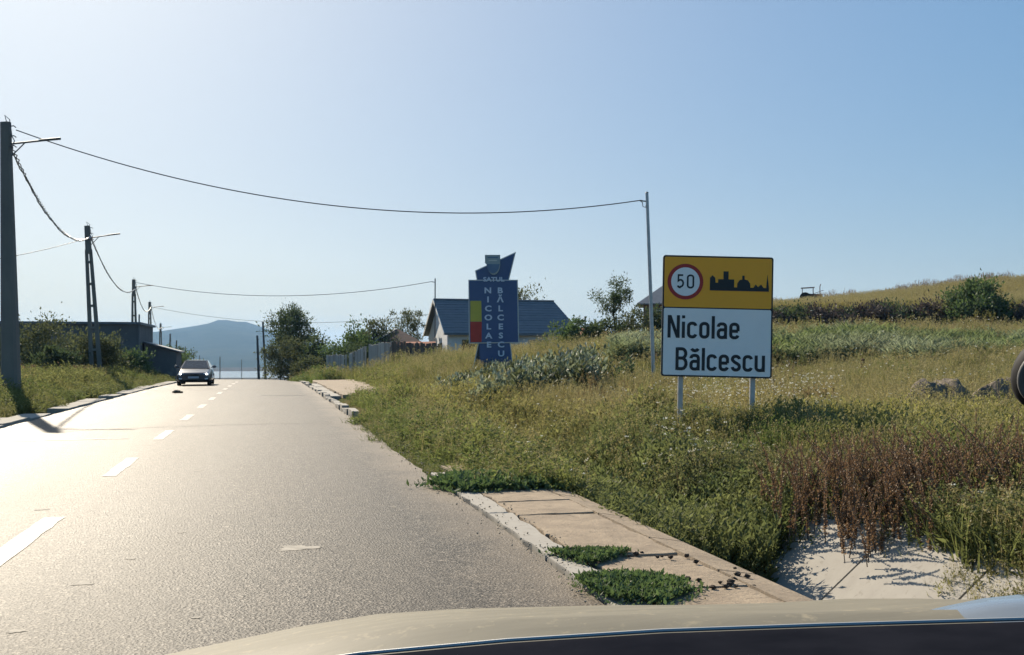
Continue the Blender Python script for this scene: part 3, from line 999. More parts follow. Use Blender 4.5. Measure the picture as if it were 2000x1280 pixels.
def window(parent, x0, x1, z0, z1, y, d=.05, mat=None, axis='y'):
    """window in a wall facing -y (or -x with axis 'x': then x0,x1 run along y and y is the x of the wall)"""
    T = (lambda a, b, c: (a, b, c)) if axis == 'y' else (lambda a, b, c: (b, a, c))
    def bx(a0, a1, b0, b1, c0, c1):
        p, q = T(a0, b0, c0), T(a1, b1, c1)
        return MB().box(min(p[0], q[0]), max(p[0], q[0]), min(p[1], q[1]), max(p[1], q[1]), c0, c1)
    w = bx(x0, x1, y-d*.4, y+d, z0, z1).build('window', mat or M_glass, parent)
    t = .06
    for a0, a1, c0, c1 in ((x0-t, x1+t, z1, z1+t), (x0-t, x1+t, z0-t, z0), (x0-t, x0, z0, z1), (x1, x1+t, z0, z1)):
        bx(a0, a1, y-d, y+d, c0, c1).build('frame', M_fascia, w)

# blue roofed house
hb = .75
house = thing('gabled_house', 'white plastered house with long slate blue roof behind the totem', 'house', (12.56, 74.09, 0), rz=R(2.5))
L_, D_, EZ, RZ, XRG = 10.7, 8.0, 3.0, 5.66, 9.75
o = .35
MB().box(o, L_-o, o, D_-o, hb-.6, EZ+.03).build('wall', M_plaster, house)
MB().add([(o, o, EZ+.031), (o, D_-o, EZ+.031), (o, D_/2, RZ-.22), (o+.25, o, EZ+.031), (o+.25, D_-o, EZ+.031), (o+.25, D_/2, RZ-.22)],
         [(0, 2, 1), (3, 4, 5), (0, 1, 4, 3), (1, 2, 5, 4), (2, 0, 3, 5)]).build('gable_wall', M_plaster, house)
roof = MB().add([(0, 0, EZ), (L_, 0, EZ), (L_, D_, EZ), (0, D_, EZ), (0, D_/2, RZ), (XRG, D_/2, RZ),
                 (0, 0, EZ+.06), (L_, 0, EZ+.06), (L_, D_, EZ+.06), (0, D_, EZ+.06), (0, D_/2, RZ+.06), (XRG, D_/2, RZ+.06)],
                [(6, 7, 11, 10), (7, 8, 11), (8, 9, 10, 11), (0, 4, 5, 1), (1, 5, 2), (2, 5, 4, 3), (0, 1, 7, 6), (1, 2, 8, 7), (2, 3, 9, 8), (0, 6, 10, 4), (4, 10, 9, 3)]).build('roof', M_slate, house)
nc = 13
for k in range(nc):                                          # sheet courses on the front slope, each lapping over the one below
    t0, t1 = k/nc, (k+1.25)/nc
    t1 = min(t1, 1)
    def P(t, end, lift):
        xr = L_ + (XRG-L_)*t if end else 0.0
        return (xr, D_/2*t, EZ+.06+(RZ-EZ)*t+lift)
    a, b, c, d = P(t0, 0, .055), P(t0, 1, .055), P(t1, 1, .012), P(t1, 0, .012)
    e = [(p[0], p[1], p[2]-.03) for p in (a, b)]
    MB().add([a, b, c, d, e[0], e[1]], [(0, 1, 2, 3), (4, 5, 1, 0)]).build('roof_course', M_slate if k % 3 else M_slate2, roof)
for sgn in (0, 1):
    yy = 0 if sgn == 0 else D_
    MB().bar((-.03, yy, EZ+.02), (-.03, D_/2, RZ+.04), .05, .2).build('bargeboard', M_fascia, house)
MB().bar((0, -.06, EZ-.02), (L_, -.06, EZ-.02), .1, .1).build('gutter', M_slate2, house)
MB().tube([(0, D_/2, RZ+.1), (XRG, D_/2, RZ+.1)], .09, 8).build('ridge_cap', M_slate2, house)
window(house, 2.7, 3.25, 1.8, 2.75, o, axis='x')
window(house, 4.6, 5.2, 2.0, 2.75, o, axis='x')
window(house, 1.4, 2.6, 1.7, 2.6, o)
window(house, 6.6, 7.8, 1.7, 2.6, o)

# annex by the house
ax, ay = 22.2, 66.5
annex = thing('annex', 'small pale shed with rusty roof right of the blue roofed house', 'shed', (ax, ay, 0), rz=R(-6))
MB().box(-1.6, 1.5, 0, 2.4, .6, 2.72).build('wall', M_bluewall, annex)
MB().hexa([(-1.8, -.3, 2.72), (.4, -.3, 2.76), (.4, 2.6, 3.3), (-1.8, 2.6, 3.3), (-1.8, -.3, 2.82), (.4, -.3, 2.86), (.4, 2.6, 3.4), (-1.8, 2.6, 3.4)]).build('roof', M_rust, annex)
window(annex, -1.1, -.55, 1.7, 2.4, 0)
MB().box(.35, .4, -.04, .0, 1.2, 2.7).build('corner_post', M_thin, annex)

# rusty shed left of the house
rs = thing('rusty_shed', 'low brown shed with rusty tiled roof left of the white gable', 'shed', (8.9, 71.9, 0), rz=R(-4))
MB().box(-1.9, 2.0, 0, 4.0, .4, 2.1).build('wall', M_brick, rs)
rf = MB().hexa([(-2.1, -.3, 2.02), (2.2, -.3, 2.02), (.15, 2.0, 3.25), (-.25, 2.0, 3.25), (-2.1, -.3, 2.10), (2.2, -.3, 2.10), (.15, 2.0, 3.33), (-.25, 2.0, 3.33)]).build('roof', M_brick, rs)
MB().bar((-2.1, -.3, 2.12), (-.05, 2.0, 3.36), .12, .05).build('roof_edge', M_fascia, rs)
MB().hexa([(-1.2, -1.5, 1.95), (2.6, -1.5, 1.95), (2.6, -.2, 2.35), (-.8, -.2, 2.3), (-1.2, -1.5, 2.02), (2.6, -1.5, 2.02), (2.6, -.2, 2.42), (-.8, -.2, 2.37)]).build('lean_to_roof', M_rust, rs)
MB().box(-1.0, 2.4, -1.3, -.05, .4, 1.94).build('lean_to_wall', M_brick, rs)

# house half hidden by the sign
h2 = thing('far_house', 'grey gabled house half hidden behind the village sign', 'house', (36.2, 89.2, 0), rz=R(-22))
MB().box(-2.3, 4, 0, 6, 2, 6.35).build('wall', M_brick, h2)
MB().add([(-2.9, -.4, 6.3), (-2.9, 6.4, 6.3), (4.5, 6.4, 6.3), (4.5, -.4, 6.3), (-.2, 3, 8.4), (4.5, 3, 8.4),
          (-2.9, -.4, 6.2), (-2.9, 6.4, 6.2), (4.5, 6.4, 6.2), (4.5, -.4, 6.2)],
         [(0, 3, 5, 4), (1, 0, 4), (2, 1, 4, 5), (3, 2, 5), (6, 7, 8, 9), (0, 1, 7, 6), (1, 2, 8, 7), (2, 3, 9, 8), (3, 0, 6, 9)]).build('roof', M_slate2, h2)
window(h2, -1.2, -.2, 4.4, 5.6, 0)

# long dark building on the left
lb = thing('flat_roofed_building', 'long dark flat roofed building behind the shrubs', 'building', (-7.65, 65.5, 0), rz=R(-1.0))
MB().box(-16, 0, 0, 7, -.8, 3.30).build('wall', M_render, lb)
MB().box(-16.2, .15, -.18, 7.2, 3.30, 3.44).build('roof', M_slate2, lb)
MB().box(.02, .1, -.1, -.02, 0, 3.9).build('downpipe', M_steel, lb)
window(lb, -6.9, -6.0, .9, 2.1, 0, mat=M_bluewall)
window(lb, -10.6, -9.6, 1.0, 2.1, 0)
window(lb, -14.0, -13.0, 1.0, 2.1, 0)
ls = thing('lean_to', 'low dark shed with sloping roof at the end of the flat roofed building', 'shed', (-7.6, 67.5, 0))
MB().hexa([(.1, 0, -.8), (2.0, 0, -.8), (2.0, 4, -.8), (.1, 4, -.8), (.1, 0, 2.2), (2.0, 0, 1.65), (2.0, 4, 1.65), (.1, 4, 2.2)]).build('wall', M_render, ls)
MB().hexa([(.05, -.2, 2.22), (2.2, -.2, 1.62), (2.2, 4.2, 1.62), (.05, 4.2, 2.22), (.05, -.2, 2.30), (2.2, -.2, 1.70), (2.2, 4.2, 1.70), (.05, 4.2, 2.30)]).build('roof', M_slate2, ls)

# ------------------------------------------------------------------ plank fences
M_plank = [surf('grey_plank_%d' % k, c, tuple(v*.75 for v in c), rough=.95, scale=3, stretch=(1, 1, .1), bump=.3) for k, c in enumerate(((.40, .38, .35), (.47, .45, .41), (.33, .31, .285)))]
M_plankb = [surf('brown_plank_%d' % k, c, tuple(v*.75 for v in c), rough=.95, scale=3, stretch=(1, 1, .1)) for k, c in enumerate(((.16, .125, .10), (.13, .10, .085)))]
def fence(label, a, b, za, zb, ta, tb, mats, w=.15, gap=.012, wob=.05, miss=()):
    a, b = Vector((a[0], a[1], 0)), Vector((b[0], b[1], 0))
    d = (b-a); ln = d.length; ang = math.atan2(d.y, d.x)
    f = thing('plank_fence', label, 'fence', (a.x, a.y, 0), rz=ang)
    n = int(ln/(w+gap))
    for k in range(n):
        if k in miss:
            continue
        t = k/n
        x = k*(w+gap)
        z0, z1 = za+(zb-za)*t - .15, ta+(tb-ta)*t + random.uniform(-wob, wob)
        tl = random.uniform(-.02, .02)
        MB().hexa([(x, 0, z0), (x+w, 0, z0), (x+w, .025, z0), (x, .025, z0), (x+tl, 0, z1), (x+w+tl, 0, z1-random.uniform(0, .03)), (x+w+tl, .025, z1), (x+tl, .025, z1)]).build('plank', random.choice(mats), f)
    for q in (.3, .8):
        MB().bar((0, .05, za+(ta-za)*q), (ln, .05, zb+(tb-zb)*q), .05, .08).build('rail', mats[0], f)
    for t in (0.02, .5, .98):
        MB().box(ln*t-.05, ln*t+.05, .08, .18, za+(zb-za)*t-.3, ta+(tb-ta)*t+.02).build('post', mats[0], f)
    return f
fence('weathered grey plank fence at the end of the driveway', (3.66, 67.0), (4.65, 64.7), .05, .3, 1.42, 1.46, M_plank)
fence('short leaning grey plank panel between the two fence runs', (4.8, 63.0), (5.5, 61.0), .3, .7, 1.5, 1.95, M_plank, miss=(4,))
fence('taller grey plank fence at the corner of the yard', (5.74, 60.35), (6.73, 58.05), .85, 1.0, 2.05, 2.2, M_plank)
fence('brown board fence in front of the rusty shed', (6.8, 58.0), (9.6, 57.4), 1.0, 1.1, 2.18, 2.12, M_plankb)
M_ply = surf('pale_sack', (.7, .7, .68), rough=.8)
wf = thing('wire_fence', 'thin wooden posts with wire above the shrubs beside the small tree', 'fence', (18.5, 62, 0))
for k in range(6):
    x, yv = k*.95, -k*.25
    zb = H(18.5+x, 62+yv)
    MB().box(x-.04, x+.04, yv-.04, yv+.04, zb-.2, 3.7+random.uniform(-.15, .35)).build('post', M_thin, wf)
for z in (3.2, 3.6):
    MB().tube([(0, 0, z), (4.75, -1.25, z)], .012, 5).build('wire', M_steel, wf)
# ------------------------------------------------------------------ oncoming car
M_navy = surf('navy_car_paint', (.022, .026, .042), (.025, .030, .048), rough=.28, coat=.8, scale=1)
M_blackp = surf('black_plastic', (.015, .015, .016), (.02, .02, .021), rough=.6)
M_tyre = surf('tyre_rubber', (.02, .02, .02), (.03, .03, .028), rough=.9)
M_rim = surf('alloy_rim', (.4, .4, .41), (.3, .3, .31), rough=.35, metal=.9)
M_carglass = surf('car_glass', (.03, .035, .04), (.05, .05, .052), rough=.05, spec=.7)
M_lamp = surf('headlamp_glass', (.75, .76, .78), (.6, .6, .62), rough=.1, spec=.8)
M_lamplit = surf('headlamp_lit', (.8, .8, .8), rough=.1)
_p = [q for q in M_lamplit.node_tree.nodes if q.type == 'BSDF_PRINCIPLED'][0]
_p.inputs['Emission Color'].default_value = (1, .97, .9, 1)
_p.inputs['Emission Strength'].default_value = 4.0
M_plate = surf('number_plate', (.45, .46, .5), (.38, .39, .42), rough=.5)
car = thing('oncoming_car', 'dark navy sedan driving towards the viewer on the far lane', 'car', (-3.42, 50.6, float(road_z(51))+.012))
car.scale = (.94, .94, .92)
def ring(w, zb, zt, y, r=.16, n=5, ww=None):
    """closed body section: rounded box, w half width at bottom, ww half width at top"""
    ww = ww or w*.93
    pts = []
    for cx_, cz_, a0 in ((w-r, zb+r, -90), (ww-r, zt-r, 0), (-(ww-r), zt-r, 90), (-(w-r), zb+r, 180)):
        pts += [(cx_ + r*math.cos(R(a0+90*i/n)), y, cz_ + r*math.sin(R(a0+90*i/n))) for i in range(n+1)]
    return pts + [pts[0]]
secs = [(0, .60, .30, .58, .10), (.05, .72, .25, .64, .12), (.16, .80, .22, .69, .14), (.45, .83, .20, .74, .15), (.9, .84, .2, .82, .16), (1.3, .84, .2, .90, .16),
        (2.3, .85, .2, .93, .16), (3.3, .84, .2, .94, .16), (4.0, .82, .22, .93, .16), (4.22, .76, .28, .88, .14), (4.3, .66, .36, .78, .12)]
rows = [ring(w, zb, zt, y, r) for y, w, zb, zt, r in secs]
b = MB().grid(rows)
b.add(rows[0][:-1], [tuple(range(len(rows[0])-1))]); b.add(rows[-1][:-1], [tuple(range(len(rows[0])-1))])
b.build('body', M_navy, car, smooth=True)
cab_b = [(-.74, 1.12, .86), (.74, 1.12, .86), (.74, 3.75, .90), (-.74, 3.75, .90)]
cab_t = [(-.55, 1.95, 1.30), (.55, 1.95, 1.30), (.55, 3.1, 1.295), (-.55, 3.1, 1.295)]
MB().hexa(cab_b + cab_t).build('cabin', M_navy, car)
MB().grid([[(x*.55, y, 1.30 + .03*(1-x*x)*(1-((y-2.48)/.64)**2)+.004) for x in np.linspace(-1, 1, 7)] for y in np.linspace(1.93, 3.12, 6)]).build('roof', M_navy, car, smooth=True)
def pane(name, q, off, k=.07):
    q = [Vector(p) for p in q]
    c = sum(q, Vector())/4
    n_ = (q[1]-q[0]).cross(q[3]-q[0]).normalized()
    if n_.dot(c - Vector((0, 2.4, 1.0))) < 0:
        n_ = -n_
    q = [p + (c-p)*k + n_*off for p in q]
    MB().hexa([p - n_*off*1.5 for p in q] + q).build(name, M_carglass, car)
pane('windscreen', [cab_b[0], cab_b[1], cab_t[1], cab_t[0]], .012, .09)
pane('rear_window', [cab_b[2], cab_b[3], cab_t[3], cab_t[2]], .012, .10)
pane('side_window', [cab_b[1], cab_b[2], cab_t[2], cab_t[1]], .012, .10)
pane('side_window', [cab_b[3], cab_b[0], cab_t[0], cab_t[3]], .012, .10)
for s in (-1, 1):
    hl = MB().hexa([(s*.48, -.0, .55), (s*.74, .09, .56), (s*.74, .2, .56), (s*.48, .12, .55), (s*.48, .03, .655), (s*.73, .12, .66), (s*.73, .22, .66), (s*.48, .14, .655)]).build('headlight', M_lamp, car)
    MB().blob((s*.62, .045, .605), (.06, .03, .045), 10, 6, 0).build('bulb', M_lamplit, hl, smooth=True)
    mr = MB().blob((s*.93, 1.45, .97), (.11, .05, .07), 10, 6, 0).build('mirror', M_navy, car, smooth=True)
    MB().bar((s*.78, 1.42, .93), (s*.88, 1.44, .95), .05).build('stalk', M_blackp, mr)
    MB().hexa([(s*.55, -.012, .33), (s*.70, .03, .34), (s*.70, .1, .34), (s*.55, .1, .33), (s*.55, -.01, .40), (s*.70, .03, .40), (s*.70, .1, .40), (s*.55, .1, .40)]).build('fog_light', M_lamp, car)
    for wy in (.78, 3.38):
        wl = thing('wheel', '', '', (s*.735, wy, .30))
        for key in ('label', 'category'):
            if key in wl: del wl[key]
        wl.parent = car
        rows_ = []
        for xx, rr_ in ((-.10, .19), (-.10, .27), (-.07, .30), (.07, .30), (.10, .27), (.10, .19)):
            rows_.append([(xx, rr_*math.cos(2*math.pi*i/20), rr_*math.sin(2*math.pi*i/20)) for i in range(21)])
        MB().grid(rows_).build('tyre', M_tyre, wl, smooth=True)
        MB().prism([(.19*math.cos(2*math.pi*i/16), .19*math.sin(2*math.pi*i/16)) for i in range(16)], -.085, .085, Matrix.Rotation(math.pi/2, 4, 'Z')).build('rim', M_rim, wl)
MB().box(-.30, .30, -.045, .02, .52, .61).build('grille', M_blackp, car)
MB().box(-.66, .66, -.03, .06, .28, .33).build('lower_bumper', M_blackp, car)
MB().box(-.26, .26, -.062, -.03, .385, .485).build('number_plate', M_plate, car)
MB().box(-.7, .7, .3, 4.0, .17, .21).build('underbody', M_blackp, car)

# ------------------------------------------------------------------ the car the picture is taken from
M_bonnet = surf('bonnet_paint_with_reflection', (.185, .168, .128), (.15, .137, .105), rough=.6, scale=6, stretch=(.5, 3, 1), spec=.10, c3=(.24, .21, .15), s3=30, bump=.08, bscale=12)  # tan streaks put the reflected roadside grass into the base colour
M_dash = surf('black_dashboard', (.008, .009, .013), (.012, .013, .018), rough=.9, scale=10, spec=.0)
M_rubber = surf('black_rubber', (.008, .008, .010), rough=.7, spec=.15)
M_band = surf('grey_band', (.10, .10, .10), rough=.6, spec=.2)
own = thing('own_car', 'beige car bonnet and black dashboard along the bottom edge of the view', 'car', (0, 0, 0))
bx_ = np.array([-1.0, -.58, -.3, -.09, .06, .2, .34, .46, .62, .76, .9, 1.04, 1.18, 1.3])
bz_ = -.011 + np.array([.72, .83, .88, .925, .957, .980, .989, .9925, .996, .9965, 1.0, 1.008, 1.005, .97])
by_ = np.interp(bx_, [-.58, 1.18], [1.64, 1.22])
rows = []
for dy in (-.42, -.30, -.2, -.1, -.04, 0, .04, .1, .25, .45, .7, .95, 1.1):
    k = -.035*abs(dy)/.3 if dy < 0 else -.55*dy*dy*(.35 if dy > .3 else 1) - .02*dy
    rows.append([(x, y+dy, z + (k if dy <= 0 else -.16*dy - .10*dy*dy)) for x, y, z in zip(bx_, by_, bz_)])
MB().grid(rows).build('bonnet', M_bonnet, own, smooth=True)
cx_ = np.array([-.9, -.45, -.06, .09, .23, .38, .53, .72, .84, 1.1])
cy_ = np.array([1.18, 1.11, 1.05, 1.02, .98, .95, .91, .86, .84, .80])
cz_ = np.array([.93, 1.0, 1.035, 1.056, 1.071, 1.079, 1.0855, 1.0925, 1.095, 1.09])
MB().grid([[(x, y+.04, z-.12) for x, y, z in zip(cx_, cy_, cz_)], [(x, y+.012, z-.006) for x, y, z in zip(cx_, cy_, cz_)], [(x, y, z) for x, y, z in zip(cx_, cy_, cz_)],
           [(x, y-.02, z-.001) for x, y, z in zip(cx_, cy_, cz_)], [(x, y-.16, z+.015) for x, y, z in zip(cx_, cy_, cz_)]]).build('windscreen_cowl', M_dash, own, smooth=True)
MB().tube([(x, y+.006, z+.001) for x, y, z in zip(cx_, cy_, cz_)], .002, 6).build('seal', M_signback, own)
MB().grid([[(x, y-.155, z+.004) for x, y, z in zip(cx_, cy_, cz_)], [(x, y-.20, z+.012) for x, y, z in zip(cx_, cy_, cz_)], [(x, y-.42, z-.02) for x, y, z in zip(cx_, cy_, cz_)], [(x, y-.5, z-.25) for x, y, z in zip(cx_, cy_, cz_)]]).build('dashboard', M_dash, own, smooth=True)
M_fender = surf('fender_coat_with_sky_tint', (.20, .21, .21), (.17, .18, .18), rough=.12, spec=.8, coat=1.0)  # ridge strip added for the sky reflection, partly tinted into its grey colour
fx = np.linspace(.80, 1.30, 11)
fy = np.interp(fx, [-.58, 1.18], [1.64, 1.22])
fz = .966 + .042*sm(.80, 1.06, fx)
MB().grid([[(x, y+.10, z-.04) for x, y, z in zip(fx, fy, fz)], [(x, y+.02, z+.001) for x, y, z in zip(fx, fy, fz)], [(x, y-.03, z-.002) for x, y, z in zip(fx, fy, fz)], [(x, y-.10, z-.016*(1+sm(.9, 1.1, x))) for x, y, z in zip(fx, fy, fz)]]).build('fender', M_fender, own, smooth=True)
# windscreen mount at the edge of view
mt = thing('windscreen_mount', 'dark rounded holder with grey band at the right edge of the view', 'phone holder', (.4405, .508, 1.340), rot=(R(12), R(24), R(-40)))
rows = []
for i in range(9):
    t = math.pi*i/8
    rows.append([(.018*math.sin(t)*math.cos(a), -.012*math.cos(t), .023*math.sin(t)*math.sin(a)) for a in np.linspace(0, 2*math.pi, 25)])
MB().grid(rows).build('cup', M_rubber, mt, smooth=True)
MB().tube([(.0118*math.cos(a), -.0098, .0150*math.sin(a)) for a in np.linspace(0, 2*math.pi, 33)], 0.0022, 8, False).build('band', M_band, mt, smooth=True)
MB().tube([(.012, -.002, -.01), (.05, -.005, -.06), (.09, -.02, -.16), (.10, -.01, -.25)], .008, 8).build('stem', M_rubber, mt)

# ------------------------------------------------------------------ tractor on the ridge
M_trac = surf('rusty_tractor', (.10, .05, .035), (.07, .045, .04), rough=.7)
tx, ty = 60.9, 106.6
tr = thing('tractor', 'small old tractor with open canopy frame on the ridge', 'tractor', (tx, ty, H(tx, ty)+.30), rz=R(-28))
def wheelx(name, x, y, r, w):
    MB().prism([(x + r*math.cos(2*math.pi*i/16), r + r*math.sin(2*math.pi*i/16)) for i in range(16)], y-w/2, y+w/2).build(name, M_tyre, tr)
for yv in (-.6, .6):
    wheelx('rear_wheel', -.75, yv, .62, .3)
    wheelx('front_wheel', .85, yv*.8, .36, .2)
MB().hexa([(-.3, -.28, .55), (1.2, -.22, .55), (1.2, .22, .55), (-.3, .28, .55), (-.3, -.28, 1.1), (1.15, -.2, 1.0), (1.15, .2, 1.0), (-.3, .28, 1.1)]).build('engine_hood', M_trac, tr)
MB().box(-1.0, -.3, -.35, .35, .6, .95).build('seat', M_trac, tr)
for px_, py_ in ((-1.05, -.5), (-1.05, .5), (.15, -.5), (.15, .5)):
    MB().bar((px_, py_, .8), (px_, py_, 1.75), .06).build('canopy_post', M_trac, tr)
MB().hexa([(-1.2, -.6, 1.72), (.3, -.6, 1.78), (.3, .6, 1.78), (-1.2, .6, 1.72), (-1.2, -.6, 1.78), (.3, -.6, 1.84), (.3, .6, 1.84), (-1.2, .6, 1.78)]).build('canopy', M_trac, tr)
MB().tube([(.9, 0, 1.0), (.9, 0, 1.9), (1.0, 0, 2.2)], .045, 8).build('exhaust', M_trac, tr)
MB().bar((.2, 0, 1.1), (1.3, .1, 1.5), .05).build('lift_arm', M_trac, tr)
# ------------------------------------------------------------------ trees and shrubs
M_bark = surf('bark', (.09, .07, .055), (.06, .05, .04), rough=1, scale=8, stretch=(1, 1, .2))
LEAFM = {
    'dark': leaf_mat('leaf_dark_green', (.040, .060, .026), (.062, .086, .034), .42),
    'mid': leaf_mat('leaf_mid_green', (.050, .085, .030), (.080, .12, .040), .45),
    'olive': leaf_mat('leaf_olive', (.055, .070, .030), (.085, .095, .042), .42),
    'grey': leaf_mat('leaf_grey_green', (.14, .165, .09), (.21, .235, .14), .42, gloss=.10),
    'fresh': leaf_mat('leaf_fresh_green', (.060, .12, .028), (.10, .17, .040), .5),
    'brown': leaf_mat('leaf_dry_brown', (.125, .072, .040), (.20, .125, .066), .38),
    'purple': leaf_mat('leaf_dusky', (.042, .036, .036), (.062, .048, .042), .3),
}
def tree(name, label, cat, x, y, h, rx, ry, kind, n_leaf, leaf, clumps=40, trunk=.35, tr_r=.10, spread=.20, stems=1, z=None, base=.18, ragged=.3, seed=0, group=None, up=.5, lw=.5):
    """stems + limbs reaching into leaf clumps spread through an uneven crown"""
    rg = np.random.default_rng(1000 + seed)
    z = H(x, y) if z is None else z
    t = thing(name, label, cat, (x, y, z-.05), rz=float(rg.uniform(0, 6.28)), group=group)
    # clump centres
    C = []
    while len(C) < clumps:
        q = rg.uniform(-1, 1, 3)
        r = np.linalg.norm(q)
        if r < 1.0 and rg.random() < (.25 + r):
            s = 1 + rg.uniform(-ragged, ragged)
            cz = h*(base + (1-base)*(.5 + .5*q[2]))
            wid = 1.0 if q[2] > -.3 else 1.0 + .15*q[2]
            C.append((q[0]*rx*s*wid, q[1]*ry*s*wid, cz*(1 + .12*rg.uniform(-1, 1))))
    C = np.array(C)
    mb = MB()
    for k in range(stems):
        a = 2*math.pi*k/max(stems, 1) + rg.uniform(0, 1)
        bx, by = (0, 0) if stems == 1 else (.12*rx*math.cos(a), .12*ry*math.sin(a))
        top = (bx*2.2 + rg.uniform(-.1, .1)*rx, by*2.2 + rg.uniform(-.1, .1)*ry, h*trunk)
        r0 = tr_r*(1 if stems == 1 else .6)
        mb.tube([(bx, by, -.2), (bx*1.3 + rg.uniform(-.03, .03), by*1.3, h*trunk*.5), top], [r0*1.2, r0, r0*.75], 7)
        own_c = C[k::stems]
        for c in own_c[:max(4, int(len(own_c)*.8))]:
            m_ = np.array(top)*.45 + c*.55 + rg.normal(0, .06, 3)*rx
            st = np.array(top) * (1 if c[2] > top[2] else max(.3, c[2]/top[2]*.8))
            m_[2] = max(m_[2], st[2]*.8)
            mb.tube([tuple(st), tuple(m_), tuple(c)], [r0*.42, r0*.24, r0*.08], 5, False)
    mb.build('trunk', M_bark, t)
    # leaves
    per = rg.multinomial(n_leaf, np.ones(clumps)/clumps)
    idx = np.repeat(np.arange(clumps), per)
    sz = spread*min(rx, h*.5)*(.6 + .9*rg.random(clumps))
    off = rg.normal(0, 1, (n_leaf, 3))*sz[idx][:, None]
    P = C[idx] + off*np.array([1, 1, .8])
    P[:, 2] = np.maximum(P[:, 2], .03)
    D = off/np.maximum(sz[idx][:, None], 1e-3)*.5 + rg.normal(0, .6, (n_leaf, 3)) + np.array([0, 0, up])
    ln = leaf*(.6 + .8*rg.random(n_leaf))
    V_, F_ = leaf_quads(P, D, ln, ln*lw, rg)
    obj('crown', np_mesh('crown', V_, F_), LEAFM[kind], t)
    return t

g1 = 'bushes at the right side of the road end'
tree('bushy_tree', 'big dark bushy tree with ragged top beside the road end', 'tree', 2.2, 89.5, 5.4, 2.0, 1.9, 'dark', 9500, .20, 70, .25, .13, .16, 3, base=.25, ragged=.35, seed=1, up=.9, lw=.42, z=-.1)
tree('roadside_bush', 'rounded green bush at the foot of the big bushy tree', 'bush', 1.5, 79.5, 3.0, 1.9, 1.8, 'olive', 6500, .17, 40, .2, .06, .2, 3, base=.0, seed=2, group=g1)
tree('roadside_bush', 'dark bush between the big bushy tree and the driveway', 'bush', 3.7, 77.5, 2.9, 1.7, 1.7, 'dark', 5500, .17, 36, .2, .06, .2, 3, base=.0, seed=3, group=g1)
tree('roadside_bush', 'low olive bush at the end of the driveway slab', 'bush', 2.9, 71.0, 1.7, 1.3, 1.2, 'olive', 4000, .14, 30, .2, .04, .22, 3, base=.0, seed=31, group=g1)
tree('yard_bush', 'mid green bush behind the grey plank fence', 'bush', 5.6, 69.5, 3.1, 1.9, 1.6, 'mid', 6000, .17, 44, .2, .07, .17, 3, base=.0, seed=4)
tree('yard_bush', 'dark ragged bush above the gap in the plank fence', 'bush', 7.4, 73.0, 3.2, 1.5, 1.4, 'olive', 5000, .17, 40, .2, .06, .17, 3, base=.1, ragged=.5, seed=5, up=1.0)
tree('yard_bush', 'low shrub overhanging the fence gap', 'bush', 5.5, 65.5, 2.3, 1.0, 1.0, 'dark', 3000, .15, 26, .2, .05, .2, 2, base=.1, seed=6)
tree('slender_tree', 'thin upright tree behind the rusty shed', 'tree', 10.6, 80.0, 4.2, 1.3, 1.2, 'olive', 3000, .19, 50, .3, .07, .14, 3, base=.3, ragged=.4, seed=7, up=1.6, lw=.3)
tree('garden_tree', 'rounded green tree crown showing above the blue roof', 'tree', 20.2, 84.5, 6.0, 2.2, 2.0, 'olive', 6000, .22, 50, .4, .13, .18, 1, base=.35, seed=8)
tree('sapling', 'sparse feathery young tree right of the blue roofed house', 'tree', 19.75, 56.9, 4.0, 1.05, 1.0, 'dark', 2300, .17, 24, .5, .05, .15, 1, base=.42, ragged=.4, seed=9, up=.1, lw=.32, z=1.9)
for k, (x, y, h, r, kd, lab) in enumerate(((17.9, 58.5, 1.9, 1.5, 'mid', 'green shrub at the right end of the blue roofed house'), (19.6, 57.8, 1.9, 1.4, 'dark', 'dark shrub under the sparse young tree'),
                                           (21.4, 57.3, 2.1, 1.4, 'olive', 'olive shrub right of the sparse young tree'), (23.1, 56.8, 2.2, 1.5, 'dark', 'dark shrub against the service pole behind the village sign'), (25.0, 57.0, 2.4, 1.5, 'mid', 'shrub mostly hidden behind the village sign'))):
    tree('hedge_shrub', lab, 'bush', x, y, h, r, r*.8, kd, 3600, .16, 34, .2, .05, .2, 3, base=.0, seed=20+k, group='shrubs beside the sparse young tree')
tree('field_tree', 'bushy green tree standing on the bank at the right of the field', 'tree', 46.4, 59.8, 3.6, 1.9, 1.7, 'mid', 9000, .21, 60, .25, .12, .17, 2, base=.05, ragged=.4, seed=10)
# bank scrub, dark and dusky, along the foot of the hill
bl = ['dusky scrub patch', 'dark scrub patch', 'brownish scrub patch']
for k in range(22):
    a = R(23.0 + k*.85)
    r_ = 76.2 + (k % 3)*.6
    x, y = r_*math.sin(a), r_*math.cos(a)
    tree('bank_scrub', 'dusky low scrub in the dark row along the foot of the hill', 'bush', x, y, 2.0 + .3*(k % 2), 2.0, 1.0, ('purple', 'dark', 'purple')[k % 3], 3200, .2, 30, .2, .04, .24, 2, base=.0, seed=40+k, group='dark scrub along the bank', z=H(x, y)-.2)
